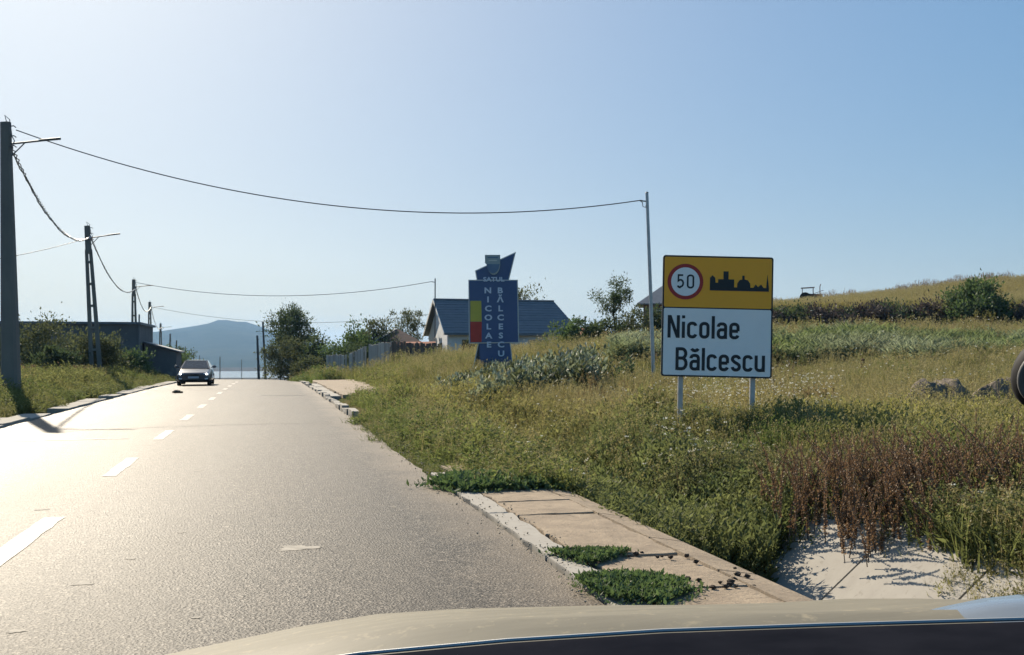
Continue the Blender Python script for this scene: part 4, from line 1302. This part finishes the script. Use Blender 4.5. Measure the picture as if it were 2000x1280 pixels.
# left side shrubs
gl = 'shrubs in front of the dark building'
for k, (x, y, h, rx, kd, nl, lab) in enumerate((
        (-13.6, 60.0, 2.7, 1.9, 'dark', 5000, 'dark shrub covering the wall just right of the thick pole'),
        (-11.4, 58.5, 2.9, 1.8, 'olive', 6000, 'tall shrub left of the leaning ladder pole'),
        (-8.6, 55.6, 2.3, 1.2, 'olive', 5000, 'leafy shrub around the foot of the leaning ladder pole'),
        (-10.0, 53.2, 1.5, 1.3, 'dark', 4500, 'low shrub before the leaning ladder pole'),
        (-7.6, 62.0, 1.7, 1.4, 'mid', 4500, 'green shrub at the corner of the dark building'),
        (-7.0, 70.0, 1.8, 1.4, 'olive', 4000, 'shrub beside the low sloping shed'),
        (-7.0, 78.0, 2.0, 1.7, 'mid', 4500, 'shrub by the road behind the oncoming car'),
        (-6.8, 88.0, 2.2, 1.9, 'dark', 4500, 'last shrub by the road end before the poles'),
        (-11.2, 44.0, 1.6, 1.2, 'olive', 4500, 'shrub just right of the thick pole base'),
        (-13.6, 42.0, 2.2, 1.5, 'dark', 4500, 'shrub at the image edge left of the thick pole'),)):
    tree('verge_shrub', lab, 'bush', x, y, h, rx, rx*.9, kd, nl, .15, 40, .2, .05, .19, 3, base=.0, ragged=.4, seed=60+k, group=gl, up=.7)

# ------------------------------------------------------------------ tall leafy weeds as single plants
def leafy_weed(name, label, cat, x, y, h, kind, nst, leaf, seed, group, spread=.25, z=None, lw=.36, dens=16, droop=.2, stem=1.0):
    rg = np.random.default_rng(3000+seed)
    z = H(x, y) if z is None else z
    t = thing(name, label, cat, (x, y, z-.03), group=group)
    mb = MB()
    P, D, Ln = [], [], []
    for s in range(nst):
        a = rg.uniform(0, 6.283)
        hh = h*rg.uniform(.65, 1.05)
        lean = rg.uniform(.1, 1)*spread
        b0 = rg.normal(0, spread*.35, 2)
        pts = [(b0[0] + math.cos(a)*lean*q*q*hh, b0[1] + math.sin(a)*lean*q*q*hh, hh*q) for q in (0, .35, .7, 1)]
        mb.tube(pts, [v*stem for v in (.011, .009, .007, .003)], 4, False)
        for i in range(dens):
            q = .12 + .88*(i+rg.random())/dens
            px = [np.interp(q, (0, .35, .7, 1), [p[c] for p in pts]) for c in range(3)]
            f = i*2.4 + rg.uniform(-.5, .5)
            P.append(px)
            D.append((math.cos(f), math.sin(f), .35 + .9*q - droop*rg.random()))
            Ln.append(leaf*(1.15 - .6*q)*rg.uniform(.7, 1.2))
    mb.build('stems', M_bark if kind == 'brown' else LEAFM['olive'], t)
    V_, F_ = leaf_quads(np.array(P), np.array(D), np.array(Ln), np.array(Ln)*lw, rg, .3)
    obj('leaves', np_mesh('leaves', V_, F_), LEAFM[kind], t)
    return t
rg_ = np.random.default_rng(5)
for k in range(110):
    y = 22.5 + rg_.random()*10.0
    tq = rg_.random()**.8
    x = y*(.165 + .155*tq)
    leafy_weed('milkweed', 'grey green broad leaved weed in the thicket before the blue totem', 'plant', x, y, .45 + .75*tq + .22*rg_.random(), 'grey' if rg_.random() < .75 else 'olive', 9, .29, k, 'grey green weeds before the totem', .35, lw=.42, dens=12)
for k in range(10):
    x = 9.1 + rg_.random()*1.2
    y = 28.0 + rg_.random()*2.0
    leafy_weed('dark_weed', 'dark blue green bushy weed right of the totem thicket', 'plant', x, y, .85 + .3*rg_.random(), 'dark' if k % 3 else 'olive', 8, .22, 80+k, 'dark weeds right of the thicket', .4, lw=.5, dens=14)
for k in range(40):                                   # brown seeding dock over the ditch
    x = 4.72 + rg_.random()*1.1
    y = 6.9 + rg_.random()*1.8 - (x-4.7)*.4
    leafy_weed('brown_dock', 'reddish brown seeding dock weed hanging over the concrete ditch', 'plant', x, y, .50 + .26*rg_.random(), 'brown', 13, .026, 120+k, 'brown dock weeds over the ditch', .7, lw=.85, dens=90, z=H(x, y)+.02, stem=.42)
for k, (x, y, h, lab) in enumerate(((27.9, 46.6, .9, 'dark dead thistle stalk standing before the tall weeds on the right'), (17.3, 26.8, .75, 'leaning dead thistle stalk in the middle of the right meadow'),
                                    (14.5, 25.0, .6, 'short dead thistle stalk beside the village sign'))):
    t = thing('dead_thistle', lab, 'plant', (x, y, H(x, y)-.05))
    ln = .35 if k == 1 else .05
    MB().tube([(0, 0, 0), (-ln*.5, 0, h*.6), (-ln, 0, h)], [.018, .015, .012], 5).build('stalk', LEAFM['brown'], t)
    for q in range(4):
        MB().blob((-ln + .05*math.cos(q*1.7)*(q > 0), .05*math.sin(q*1.7)*(q > 0), h - .1*q), (.05, .05, .05), 7, 4, .2).build('seed_head', LEAFM['brown'], t)
# ------------------------------------------------------------------ grass and weeds: prototypes scattered with per-plant colour
M_inst = leaf_mat('grass_blade', (1, 1, 1), (.72, .75, .7), .52, instanced=True, gloss=.018)
M_straw = leaf_mat('seed_straw', (.215, .19, .078), (.265, .23, .10), .42)
M_flower = leaf_mat('white_umbel', (.62, .60, .50), (.70, .68, .60), .3)
M_seedb = leaf_mat('seed_brown', (.16, .11, .06), (.22, .16, .09), .3)
PROTO = bpy.data.collections.new('plant_prototypes')
protos = []
def proto(parts):
    """parts: list of (V,F,mat)"""
    Vs, Fs, Mi, mats, o_ = [], [], [], [], 0
    for V_, F_, m_ in parts:
        if m_ not in mats:
            mats.append(m_)
        Vs.append(V_); Fs.append(F_ + o_); Mi += [mats.index(m_)]*len(F_)
        o_ += len(V_)
    me = np_mesh('tuft', np.concatenate(Vs), np.concatenate(Fs))
    for m_ in mats:
        me.materials.append(m_)
    if len(me.polygons) == len(Mi):
        me.polygons.foreach_set('material_index', Mi)
    ob = bpy.data.objects.new('tuft_%02d' % len(protos), me)
    PROTO.objects.link(ob)
    protos.append(ob)
    return len(protos)-1
def blades(rg, n, rad, h, w, bend=.5, hv=.45):
    """curved tapering blades: each 2 quads-as-triangles + tip"""
    a = rg.uniform(0, 6.283, n); r = rad*np.sqrt(rg.random(n))
    B = np.stack([r*np.cos(a), r*np.sin(a), np.full(n, -.03)], 1)
    d = rg.uniform(0, 6.283, n)
    hh = h*(1 - hv + 2*hv*rg.random(n)*.75)
    bd = bend*hh*rg.random(n)
    O = np.stack([np.cos(d), np.sin(d), np.zeros(n)], 1)
    s = d + math.pi/2 + rg.normal(0, .6, n)
    S = np.stack([np.cos(s), np.sin(s), np.zeros(n)], 1)*(w*(.6 + .8*rg.random(n)))[:, None]*.5
    Z = np.array([0, 0, 1.0])
    m1 = B + O*(bd*.28)[:, None] + Z*(hh*.55)[:, None]
    tp_ = B + O*bd[:, None] + Z*(hh*np.sqrt(np.maximum(.2, 1-(bend*.6)**2*rg.random(n))))[:, None]
    V_ = np.stack([B-S, B+S, m1-S*.8, m1+S*.8, tp_], 1).reshape(-1, 3)
    b = np.arange(n)[:, None]*5
    F_ = np.concatenate([b+np.array([[0, 1, 3]]), b+np.array([[0, 3, 2]]), b+np.array([[2, 3, 4]])], 0)
    return V_, F_
def heads(rg, n, rad, h, size, k=7, tall=3.0):
    """seed heads: thin stems with k small leaves near the top"""
    Vb, Fb = blades(rg, n, rad, h, .008, .3, .25)
    tips = Vb.reshape(n, 5, 3)[:, 4]
    C = np.repeat(tips, k, 0) + rg.normal(0, size*.5, (n*k, 3))*np.array([1, 1, tall*.6]) - np.array([0, 0, size*tall*.4])
    Vh, Fh = leaf_quads(C, rg.normal(0, .6, (n*k, 3)) + np.array([0, 0, .8]), size*1.3, size*.6, rg)
    return (Vb, Fb), (Vh, Fh)
def weed(rg, nst, h, leaf, dens, rad=.16, spread=.4, lw=.4):
    Vs, Fs = [], []
    P, D, Ln = [], [], []
    Vb, Fb = blades(rg, nst, rad, h*1.02, .014, spread, .2)
    q5 = Vb.reshape(nst, 5, 3)
    for s in range(nst):
        b, m_, t_ = (q5[s, 0]+q5[s, 1])/2, (q5[s, 2]+q5[s, 3])/2, q5[s, 4]
        for i in range(dens):
            q = .1 + .9*(i+rg.random())/dens
            P.append(b + (m_-b)*(q/.55) if q < .55 else m_ + (t_-m_)*((q-.55)/.45))
            f = i*2.4 + rg.random()
            D.append((math.cos(f), math.sin(f), .2 + .9*q))
            Ln.append(leaf*(1.15-.65*q)*rg.uniform(.7, 1.2))
    Vl, Fl = leaf_quads(np.array(P), np.array(D), np.array(Ln), np.array(Ln)*lw, rg, .3)
    return (Vb, Fb), (Vl, Fl)
rp = np.random.default_rng(21)
GR = [proto([(*blades(rp, 32, .22, .34, .011, .7), M_inst)]) for _ in range(3)]                   # 0-2 fine grass
def seedy():
    a, b = heads(rp, 9, .18, .52, .018)
    return proto([(*blades(rp, 26, .2, .36, .009, .6), M_inst), (*a, M_straw), (*b, M_straw)])
SE = [seedy() for _ in range(2)]                                                                   # 3-4 seed grass
WE = []
for k in range(3):                                                                                 # 5-7 leafy weeds
    a, b = weed(rp, 8, .55, .11, 9)
    WE.append(proto([(*a, M_inst), (*b, M_inst)]))
UM = []
for k in range(2):                                                                                 # 8-9 white flowering weeds
    a, b = weed(rp, 6, .55, .07, 8)
    c, d = heads(rp, 3, .18, .60, .017, 5, .6)
    UM.append(proto([(*a, M_inst), (*b, M_inst), (*c, M_inst), (*d, M_flower)]))
FE = []
for k in range(2):                                                                                 # 10-11 feathery small leaved weeds
    a, b = weed(rp, 9, .5, .055, 15, .18, .45, .5)
    FE.append(proto([(*a, M_inst), (*b, M_inst)]))
CO = []
for k in range(2):                                                                                 # 12-13 coarse strap leaved plants (row along the field)
    a, b = weed(rp, 4, 1.0, .48, 9, .16, .2, .13)
    CO.append(proto([(*a, M_inst), (*b, M_inst)]))
DK = []
for k in range(2):                                                                                 # 14-15 brown seeding stems
    c, d = heads(rp, 12, .16, .6, .016, 26, 8.0)
    DK.append(proto([(*c, M_seedb), (*d, M_inst)]))
LO = [proto([(*blades(rp, 60, .20, .10, .010, 1.1), M_inst)]) for _ in range(2)]                   # 16-17 low turf

def scatter(name, label, P, rotz, scl, idx, tint):
    n = len(P)
    me = bpy.data.meshes.new(name)
    me.vertices.add(n)
    me.vertices.foreach_set('co', np.asarray(P, np.float32).ravel())
    rot = np.zeros((n, 3), np.float32); rot[:, 2] = rotz
    rot[:, 0] = rng.normal(0, .10, n); rot[:, 1] = rng.normal(0, .10, n)
    for nm, ty, arr, key in (('rot', 'FLOAT_VECTOR', rot, 'vector'), ('scl', 'FLOAT_VECTOR', scl, 'vector'), ('tint', 'FLOAT_COLOR', np.concatenate([tint, np.ones((n, 1))], 1), 'color')):
        a = me.attributes.new(nm, ty, 'POINT')
        a.data.foreach_set(key, np.asarray(arr, np.float32).ravel())
    a = me.attributes.new('pick', 'INT', 'POINT')
    a.data.foreach_set('value', np.asarray(idx, np.int32))
    ob = obj(name, me, None)
    tag(ob, label, kind='stuff')
    g = bpy.data.node_groups.new(name, 'GeometryNodeTree')
    g.interface.new_socket('Geometry', in_out='INPUT', socket_type='NodeSocketGeometry')
    g.interface.new_socket('Geometry', in_out='OUTPUT', socket_type='NodeSocketGeometry')
    N, L = g.nodes, g.links
    gi, go = N.new('NodeGroupInput'), N.new('NodeGroupOutput')
    ci = N.new('GeometryNodeCollectionInfo')
    ci.inputs['Collection'].default_value = PROTO
    ci.inputs['Separate Children'].default_value = True
    ci.inputs['Reset Children'].default_value = True
    ip = N.new('GeometryNodeInstanceOnPoints')
    ip.inputs['Pick Instance'].default_value = True
    def na(nm, ty):
        q = N.new('GeometryNodeInputNamedAttribute')
        q.data_type = ty
        q.inputs['Name'].default_value = nm
        return [s for s in q.outputs if s.enabled and s.name == 'Attribute'][0]
    L.new(gi.outputs[0], ip.inputs['Points'])
    L.new(ci.outputs[0], ip.inputs['Instance'])
    L.new(na('pick', 'INT'), ip.inputs['Instance Index'])
    L.new(na('rot', 'FLOAT_VECTOR'), ip.inputs['Rotation'])
    L.new(na('scl', 'FLOAT_VECTOR'), ip.inputs['Scale'])
    L.new(ip.outputs[0], go.inputs[0])
    md = ob.modifiers.new('scatter', 'NODES')
    md.node_group = g
    return ob

DRY = np.array([.31, .26, .10]); YEL = np.array([.255, .24, .076]); GRN = np.array([.13, .17, .052]); DGR = np.array([.075, .10, .038])
OLV = np.array([.20, .195, .072]); BRN = np.array([.17, .115, .065]); GRY = np.array([.25, .28, .18]); FRS = np.array([.075, .15, .028])
def lerp(a, b, t):
    t = np.asarray(t)[:, None]
    return a*(1-t) + b*t

def polar(n, a0, a1, r0, r1, pw=1.0):
    a = np.radians(rng.uniform(a0, a1, n))
    r = r0*(r1/r0)**(rng.random(n)**pw)
    return r*np.sin(a), r*np.cos(a), r, np.degrees(a)

# --- right hand field and verge
n = 92000
X, Y, RR, AZ = polar(n, -1, 46, 7, 82)
s = X - XR
edge = .02 + (vnoise(Y, Y*0, 1.3, 31)-.5)*.45 + (vnoise(Y, Y*0, .35, 32)-.5)*.2
ok = s > edge
near = Y < 10.3 + (vnoise(X, Y, .6, 33)-.5)*.8
ok &= ~(near & (X < 4.9))
ok &= ~((Y > 23) & (Y < 60) & (s < .75 + .35*(vnoise(Y, Y*0, 2.1, 35)-.5)))
ok &= ~((Y > 33) & (Y < 57) & (X < 4.05 + .03*(Y-33) + (vnoise(X, Y, 1.0, 36)-.5)*.9))
ok &= ~((X > 11.8) & (Y > 73.5) & (X < 23.5))
ok &= ~((np.hypot((X-10.95)/.55, (Y-15.0)/.45) < 1) | (np.hypot((X-12.3)/.75, (Y-14.9)/.5) < 1))
ok &= ~((Y < 10.2) & (X < 4.9))
X, Y, RR, AZ, s = X[ok], Y[ok], RR[ok], AZ[ok], s[ok]
n = len(X)
n1, n2, n3 = vnoise(X, Y, 2.6, 41), vnoise(X, Y, 7.0, 42), vnoise(X, Y, .9, 43)
mix = np.clip(n1*.55 + n2*.45, 0, 1)
T = lerp(YEL, OLV, sm(.35, .65, mix))
# strip of dry yellow grass across the verge, greener beside the road
T = T + (DRY - T)*(sm(2.5, 4.5, s)*(1-sm(24, 28, Y))*sm(11.5, 14, Y)*sm(.25, .5, n1)*.9)[:, None]
T = T + (GRN - T)*((1-sm(.5, 2.4, s))*.8 + .55*sm(34, 44, Y)*(1-sm(14, 22, AZ)))[:, None].clip(0, 1)
T = T + (GRN - T)*(.55*sm(.55, .75, n2)*sm(.4, .6, n3))[:, None]
T = T + (BRN - T)*(.75*sm(.72, .82, n1)*sm(8, 14, AZ))[:, None]
ditchveg = (sm(3.0, 3.4, X)*(1-sm(5.6, 6.6, X))*(1-sm(13.5, 17, Y)))
T = T + (DGR*1.45 - T)*(.65*ditchveg)[:, None]
hillz = sm(80, 83, RR)
idx = rng.choice(GR + GR + SE + SE, n)
pw = rng.random(n)
idx = np.where((pw < .30) & (s < 3.5), rng.choice(WE + FE, n), idx)
idx = np.where((pw < .75*ditchveg + .0), rng.choice(WE[:1] + FE + FE + SE, n), idx)
idx = np.where((rng.random(n) < .022) & (s > 2), rng.choice(DK, n), idx)
um = (AZ > 22) & (AZ < 31) & (RR > 11) & (RR < 26)
idx = np.where(um & (pw > .87), rng.choice(UM, n), idx)
idx = np.where((AZ > 12) & (pw > .992), rng.choice(UM, n), idx)
sc = (.6 + .8*rng.random(n)**1.5)*(.55 + .8*n3)*np.clip(RR/24, .9, 2.0)**.75
low = sm(0, 1.0, s)
hs = sc*(1 - .4*sm(27, 30, Y)*(1-sm(38, 40, Y))*(1-sm(9, 11, X)))*(.40 + .60*low)*(1 + .45*ditchveg)*(.62 + .38*sm(13, 22, RR))*(1 - .55*sm(4.7, 5.2, X)*(1-sm(12.4, 13.2, Y))*(1-sm(8, 9.5, X)))/np.clip(RR/24, 1, 2.0)**.35
big_clear = (s < .35)
S3 = np.stack([sc, sc, hs], 1)
Z = height(X, Y)
scatter('meadow_grass', 'dry yellow and green grass and weeds covering the right field', np.stack([X, Y, Z], 1), rng.uniform(0, 6.283, n), S3, idx, T)

# --- weeds right beside and inside the ditch, near
n = 5200
X = rng.uniform(4.4, 11.5, n); Y = rng.uniform(3.5, 13.0, n)
X = np.concatenate([X, rng.uniform(4.36, 5.2, 420)]); Y = np.concatenate([Y, rng.uniform(4.4, 6.3, 420)]); n = len(X)
ok = ~((X < 4.62 + .3*vnoise(X, Y, .5, 50)) & (Y < 9.0)) | ((Y < 6.3) & (X > 4.36 + .10*(Y-4.4)))
X, Y = X[ok], Y[ok]; n = len(X)
n1 = vnoise(X, Y, 1.4, 51)
T = lerp(OLV*.9, GRN*.9, sm(.3, .7, n1))
T = T + (YEL*1.05 - T)*(.85*sm(6.0, 7.5, X))[:, None]
idx = rng.choice(WE[:2] + FE + FE + SE + SE + GR, n)
sc = (.6 + .4*rng.random(n))*(.55 + .45*sm(4.6, 6, X))
scatter('ditch_weeds', 'tall tangled green weeds on the far side of the ditch', np.stack([X, Y, height(X, Y)], 1), rng.uniform(0, 6.283, n), np.stack([sc, sc, sc*1.05], 1), idx, T)
n = 1500                                     # weeds filling the ditch itself further on
X = rng.uniform(3.12, 4.9, n); Y = rng.uniform(7.4, 13.5, n)
ok = (Y > 7.7 + .35*np.clip(X-3.5, 0, 1) + .5*vnoise(X, Y, .5, 53))
X, Y = X[ok], Y[ok]; n = len(X)
sc = .8 + .5*rng.random(n)
scatter('ditch_growth', 'dark green weeds filling the ditch beyond the concrete panels', np.stack([X, Y, height(X, Y)], 1), rng.uniform(0, 6.283, n), np.stack([sc, sc, sc*(.62 + .5*np.clip(1-np.abs(X-3.95)/.8, 0, 1))], 1), rng.choice(WE + FE + FE, n), lerp(DGR*1.3, OLV, .7*vnoise(X, Y, .8, 52)))

# --- strap leaved row across the field, hill grass and ridge stalks
n = 5200
a = np.radians(rng.uniform(19, 43, n)); r = rng.uniform(36, 42, n) + 4*vnoise(np.degrees(a), a*0, 3, 61)
X, Y = r*np.sin(a), r*np.cos(a)
keep = vnoise(X, Y, 3.0, 62) > .25
X, Y = X[keep], Y[keep]; n = len(X)
sc = .5 + .5*rng.random(n)
scatter('strap_leaf_row', 'band of tall strap leaved green plants across the field', np.stack([X, Y, height(X, Y)], 1), rng.uniform(0, 6.283, n), np.stack([sc*1.3, sc*1.3, sc], 1), rng.choice(CO, n), lerp(GRY, GRN*1.1, vnoise(X, Y, 2.0, 63)))
n = 26000
a = np.radians(rng.uniform(18, 46, n)); r = rng.uniform(80.5, 131, n)
X, Y = r*np.sin(a), r*np.cos(a)
n1, n2 = vnoise(X, Y, 6, 71), vnoise(X, Y, 15, 72)
T = lerp(DRY*.95, OLV, sm(.3, .7, n1*.5 + n2*.5))
T = T + (BRN*1.2 - T)*(.6*sm(100, 125, r))[:, None]
sc = 1.5 + 1.0*rng.random(n)
scatter('hill_grass', 'dry tan grass on the hill slope', np.stack([X, Y, height(X, Y)], 1), rng.uniform(0, 6.283, n), np.stack([sc*1.3, sc*1.3, sc*.75], 1), rng.choice(GR + SE, n), T)
n = 700
a = np.radians(26 + 20*rng.random(n)**.7); r = rng.uniform(118, 128, n)
X, Y = r*np.sin(a), r*np.cos(a)
keep = vnoise(np.degrees(a), a*0, 1.3, 73) > .45
X, Y = X[keep], Y[keep]; n = len(X)
sc = 1.2 + 1.3*rng.random(n)
scatter('ridge_stalks', 'thin dry stalks along the ridge skyline', np.stack([X, Y, height(X, Y)], 1), rng.uniform(0, 6.283, n), np.stack([sc, sc, sc*1.0], 1), rng.choice(DK, n), np.tile(BRN, (n, 1)))

# --- left verge
n = 26000
X = -rng.uniform(5.3, 24, n); Y = 14 + 80*rng.random(n)**1.3
e = 5.55 + .5*(vnoise(Y, Y*0, 3.0, 81)-.5) + .3*(vnoise(Y, Y*0, .9, 82)-.5)
ok = (-X > e) & ~((Y > 65) & (X < -7.5))
X, Y, e = X[ok], Y[ok], e[ok]; n = len(X)
n1, n2 = vnoise(X, Y, 2.5, 83), vnoise(X, Y, .8, 84)
T = lerp(GRN, OLV, n1)
T = T + (BRN*1.25 - T)*(sm(.45, .65, vnoise(X, Y, 4.0, 85))*sm(7.2, 8.5, -X))[:, None]
idx = rng.choice(GR + WE + WE + FE + SE, n)
l = -X - e
sc = (1.0 + .6*rng.random(n))*(.7 + .6*n2)
hs = sc*(.42 + .55*sm(0, 2.2, l))
scatter('verge_weeds', 'green and brown weeds on the verge left of the road', np.stack([X, Y, height(X, Y)], 1), rng.uniform(0, 6.283, n), np.stack([sc, sc, hs], 1), idx, T)

# --- loose gravel and crumbs along the broken road edges and slab joints
M_grav = surf('gravel', (.40, .34, .26), (.28, .23, .17), rough=1, scale=40)
rgv = np.random.default_rng(77)
n = 1500
Xg = np.where(rgv.random(n) < .6, 1.80 + rgv.normal(0, .09, n), np.where(rgv.random(n) < .5, 2.05 + rgv.normal(0, .03, n), -4.9 + rgv.normal(0, .15, n)))
Yg = 4.5 + 30*rgv.random(n)**1.6
Vb = np.array([(1, 0, 0), (-1, 0, 0), (0, 1, 0), (0, -1, 0), (0, 0, 1), (0, 0, -1)], float)
Fb = np.array([(0, 2, 4), (2, 1, 4), (1, 3, 4), (3, 0, 4), (2, 0, 5), (1, 2, 5), (3, 1, 5), (0, 3, 5)])
sz = .003 + .008*rgv.random(n)**2
Vg = (Vb[None]*(.6 + .8*rgv.random((n, 6, 1)))*sz[:, None, None]) + np.stack([Xg, Yg, .022 + sz*.3], 1)[:, None]
Fg = (Fb[None] + (np.arange(n)*6)[:, None, None]).reshape(-1, 3)
tag(obj('gravel', np_mesh('gravel', Vg.reshape(-1, 3), Fg), M_grav), 'loose gravel crumbs along the broken road edge', kind='stuff')  # verge_gravel

# ------------------------------------------------------------------ tufts growing on the apron
def turf_tuft(name, label, outline, n, hgt, seed, kind='fresh', lf=.05):
    rg = np.random.default_rng(seed)
    O = np.array(outline)
    c = O.mean(0)
    P = []
    while len(P) < n:
        q = O.min(0) + rg.random(2)*(O.max(0)-O.min(0))
        ang = math.atan2(q[1]-c[1], q[0]-c[0])
        inside = False
        j = len(O)-1
        for i in range(len(O)):
            if (O[i, 1] > q[1]) != (O[j, 1] > q[1]) and q[0] < (O[j, 0]-O[i, 0])*(q[1]-O[i, 1])/(O[j, 1]-O[i, 1]) + O[i, 0]:
                inside = not inside
            j = i
        if inside:
            P.append(q)
    P = np.array(P) - c
    rad = np.linalg.norm(P, axis=1)/np.linalg.norm(O-c, axis=1).max()
    hgt_ = hgt*(1.1-.8*rad)*rg.random(n)
    B = np.stack([P[:, 0], P[:, 1], .012 + hgt_], 1)
    D = np.stack([rg.normal(0, .8, n), rg.normal(0, .8, n), .35 + rg.random(n)], 1)
    ln = lf*(.4 + 1.1*rg.random(n)**2)
    ext = rg.random(n) < .10
    B[ext, :2] *= 1.12 + .25*rg.random((ext.sum(), 1))
    B[ext, 2] *= .3
    V_, F_ = leaf_quads(B, D, ln, ln*.42, rg)
    o = obj(name, np_mesh(name, V_, F_), LEAFM[kind], loc=(c[0], c[1], .012))
    return tag(o, label, 'grass tuft', 'tufts on the concrete apron')
turf_tuft('grass_tuft', 'small flat green tuft on the apron by the asphalt', [(1.86, 6.75), (2.0, 6.3), (2.15, 6.38), (2.42, 6.66), (2.2, 6.68), (2.0, 6.72)], 4200, .03, 1, 'mid', .032)
turf_tuft('grass_tuft', 'larger round green tuft on the apron nearest the bonnet', [(1.80, 5.9), (1.78, 5.65), (1.85, 5.32), (2.1, 5.22), (2.32, 5.4), (2.38, 5.65), (2.2, 5.85), (2.0, 5.92)], 9000, .055, 2, 'mid', .034)
turf_tuft('grass_tuft', 'wide dark green mat at the far end of the apron', [(1.62, 10.5), (1.9, 9.95), (2.3, 10.0), (2.75, 10.05), (2.95, 10.35), (2.8, 10.9), (2.3, 11.1), (1.9, 11.0)], 9000, .09, 3, 'mid', .065)

# ------------------------------------------------------------------ clods, debris, mounds
M_clod = surf('dark_clod', (.035, .025, .018), (.055, .04, .03), rough=1, scale=30)
rg_ = random.Random(4)
cl = [(2.52, 6.42), (2.56, 6.44), (2.6, 6.38), (2.70, 6.2), (2.72, 6.4), (2.9, 6.05), (2.45, 5.75), (2.5, 5.7), (2.6, 5.62), (2.63, 5.55), (2.66, 5.6), (2.64, 5.5), (2.58, 5.5), (2.78, 5.55), (2.82, 5.85), (2.86, 5.8), (2.75, 5.75), (2.42, 6.55), (2.48, 6.6), (2.5, 5.5), (2.4, 5.45), (2.35, 6.5)]
for k, (x, y) in enumerate(cl):
    r_ = rg_.uniform(.008, .019)
    z = .016 if x < 2.75 else -.0
    o = MB().blob((0, 0, r_*.6), (r_*1.3, r_, r_*.8), 7, 5, .28, rg_).build('dirt_clod', M_clod, loc=(x, y, z))
    tag(o, 'small dark clod of dirt lying on the concrete apron', 'clod', 'dark clods on the apron')
rd = MB().blob((0, 0, .05), (.14, .10, .06), 9, 6, .3, rg_).blob((.16, .02, .03), (.08, .06, .04), 7, 5, .3, rg_).build('road_debris', M_clod, loc=(-3.25, 39.4, .015))
tag(rd, 'small dark lump lying on the road before the oncoming car', 'debris')
M_soil = surf('dry_soil', (.20, .165, .13), (.12, .10, .08), rough=1, scale=6, bump=.8, bscale=20, bdist=.04)
for k, (x, y, rx, ry, h, lab) in enumerate(((10.95, 15.0, 1.0, .8, .78, 'brown dry soil mound with straw in the right meadow'), (12.3, 14.9, 1.3, .9, .75, 'greyish soil mound at the image edge below the dark holder'))):
    gx = np.linspace(-1, 1, 26)
    A_x, A_y = np.meshgrid(gx, gx)
    rr_ = np.hypot(A_x, A_y)
    hz = h*np.clip(1-rr_**1.6, 0, 1)*(.5 + .9*vnoise(A_x+k*9, A_y, .26, 91)) + .26*(vnoise(A_x, A_y, .12, 92+k)-.5)*np.clip(1-rr_, 0, 1) - .08
    Vm = np.stack([A_x.ravel()*rx, A_y.ravel()*ry, hz.ravel()], 1)
    ii = (np.arange(25)[:, None]*26 + np.arange(25)[None, :]).ravel()
    t = thing('soil_mound', lab, 'mound', (x, y, H(x, y)))
    obj('soil', np_mesh('soil', Vm, np.stack([ii, ii+1, ii+27, ii+26], 1)), M_soil, t)
    rgm = np.random.default_rng(70+k)
    q = rgm.integers(0, len(Vm), 1500)
    q = q[Vm[q, 2] > .02]
    Vl, Fl = leaf_quads(Vm[q] + rgm.normal(0, .03, (len(q), 3)), rgm.normal(0, 1, (len(q), 3)) + np.array([0, 0, .4]), .20, .010, rgm)
    obj('straw', np_mesh('straw', Vl, Fl), M_straw, t)['kind'] = 'stuff'
ws = MB().blob((0, 0, .05), (.07, .06, .08), 8, 6, .25, rg_).build('white_stone', M_signwhite, loc=(13.7, 17.4, H(13.7, 17.4)+.28))
ws.location.z = H(13.7, 17.4) + .0
ws.scale = (1.2, 1.2, 2.2)
tag(ws, 'small white stone lying in the grass near the dark holder', 'stone')

# ------------------------------------------------------------------ haze
def haze_box():
    m, N, L = new_mat('haze')
    v = N.new('ShaderNodeVolumePrincipled')
    o = N.new('ShaderNodeOutputMaterial')
    v.inputs['Color'].default_value = (.36, .62, 1.0, 1)
    v.inputs['Density'].default_value = 0.95e-4
    v.inputs['Anisotropy'].default_value = .25
    L.new(v.outputs[0], o.inputs['Volume'])
    o = MB().box(-9400, 9400, -400, 9600, -60, 215).build('haze', m)
    tag(o, 'pale blue haze in the air', kind='stuff')
    return o
haze_box()
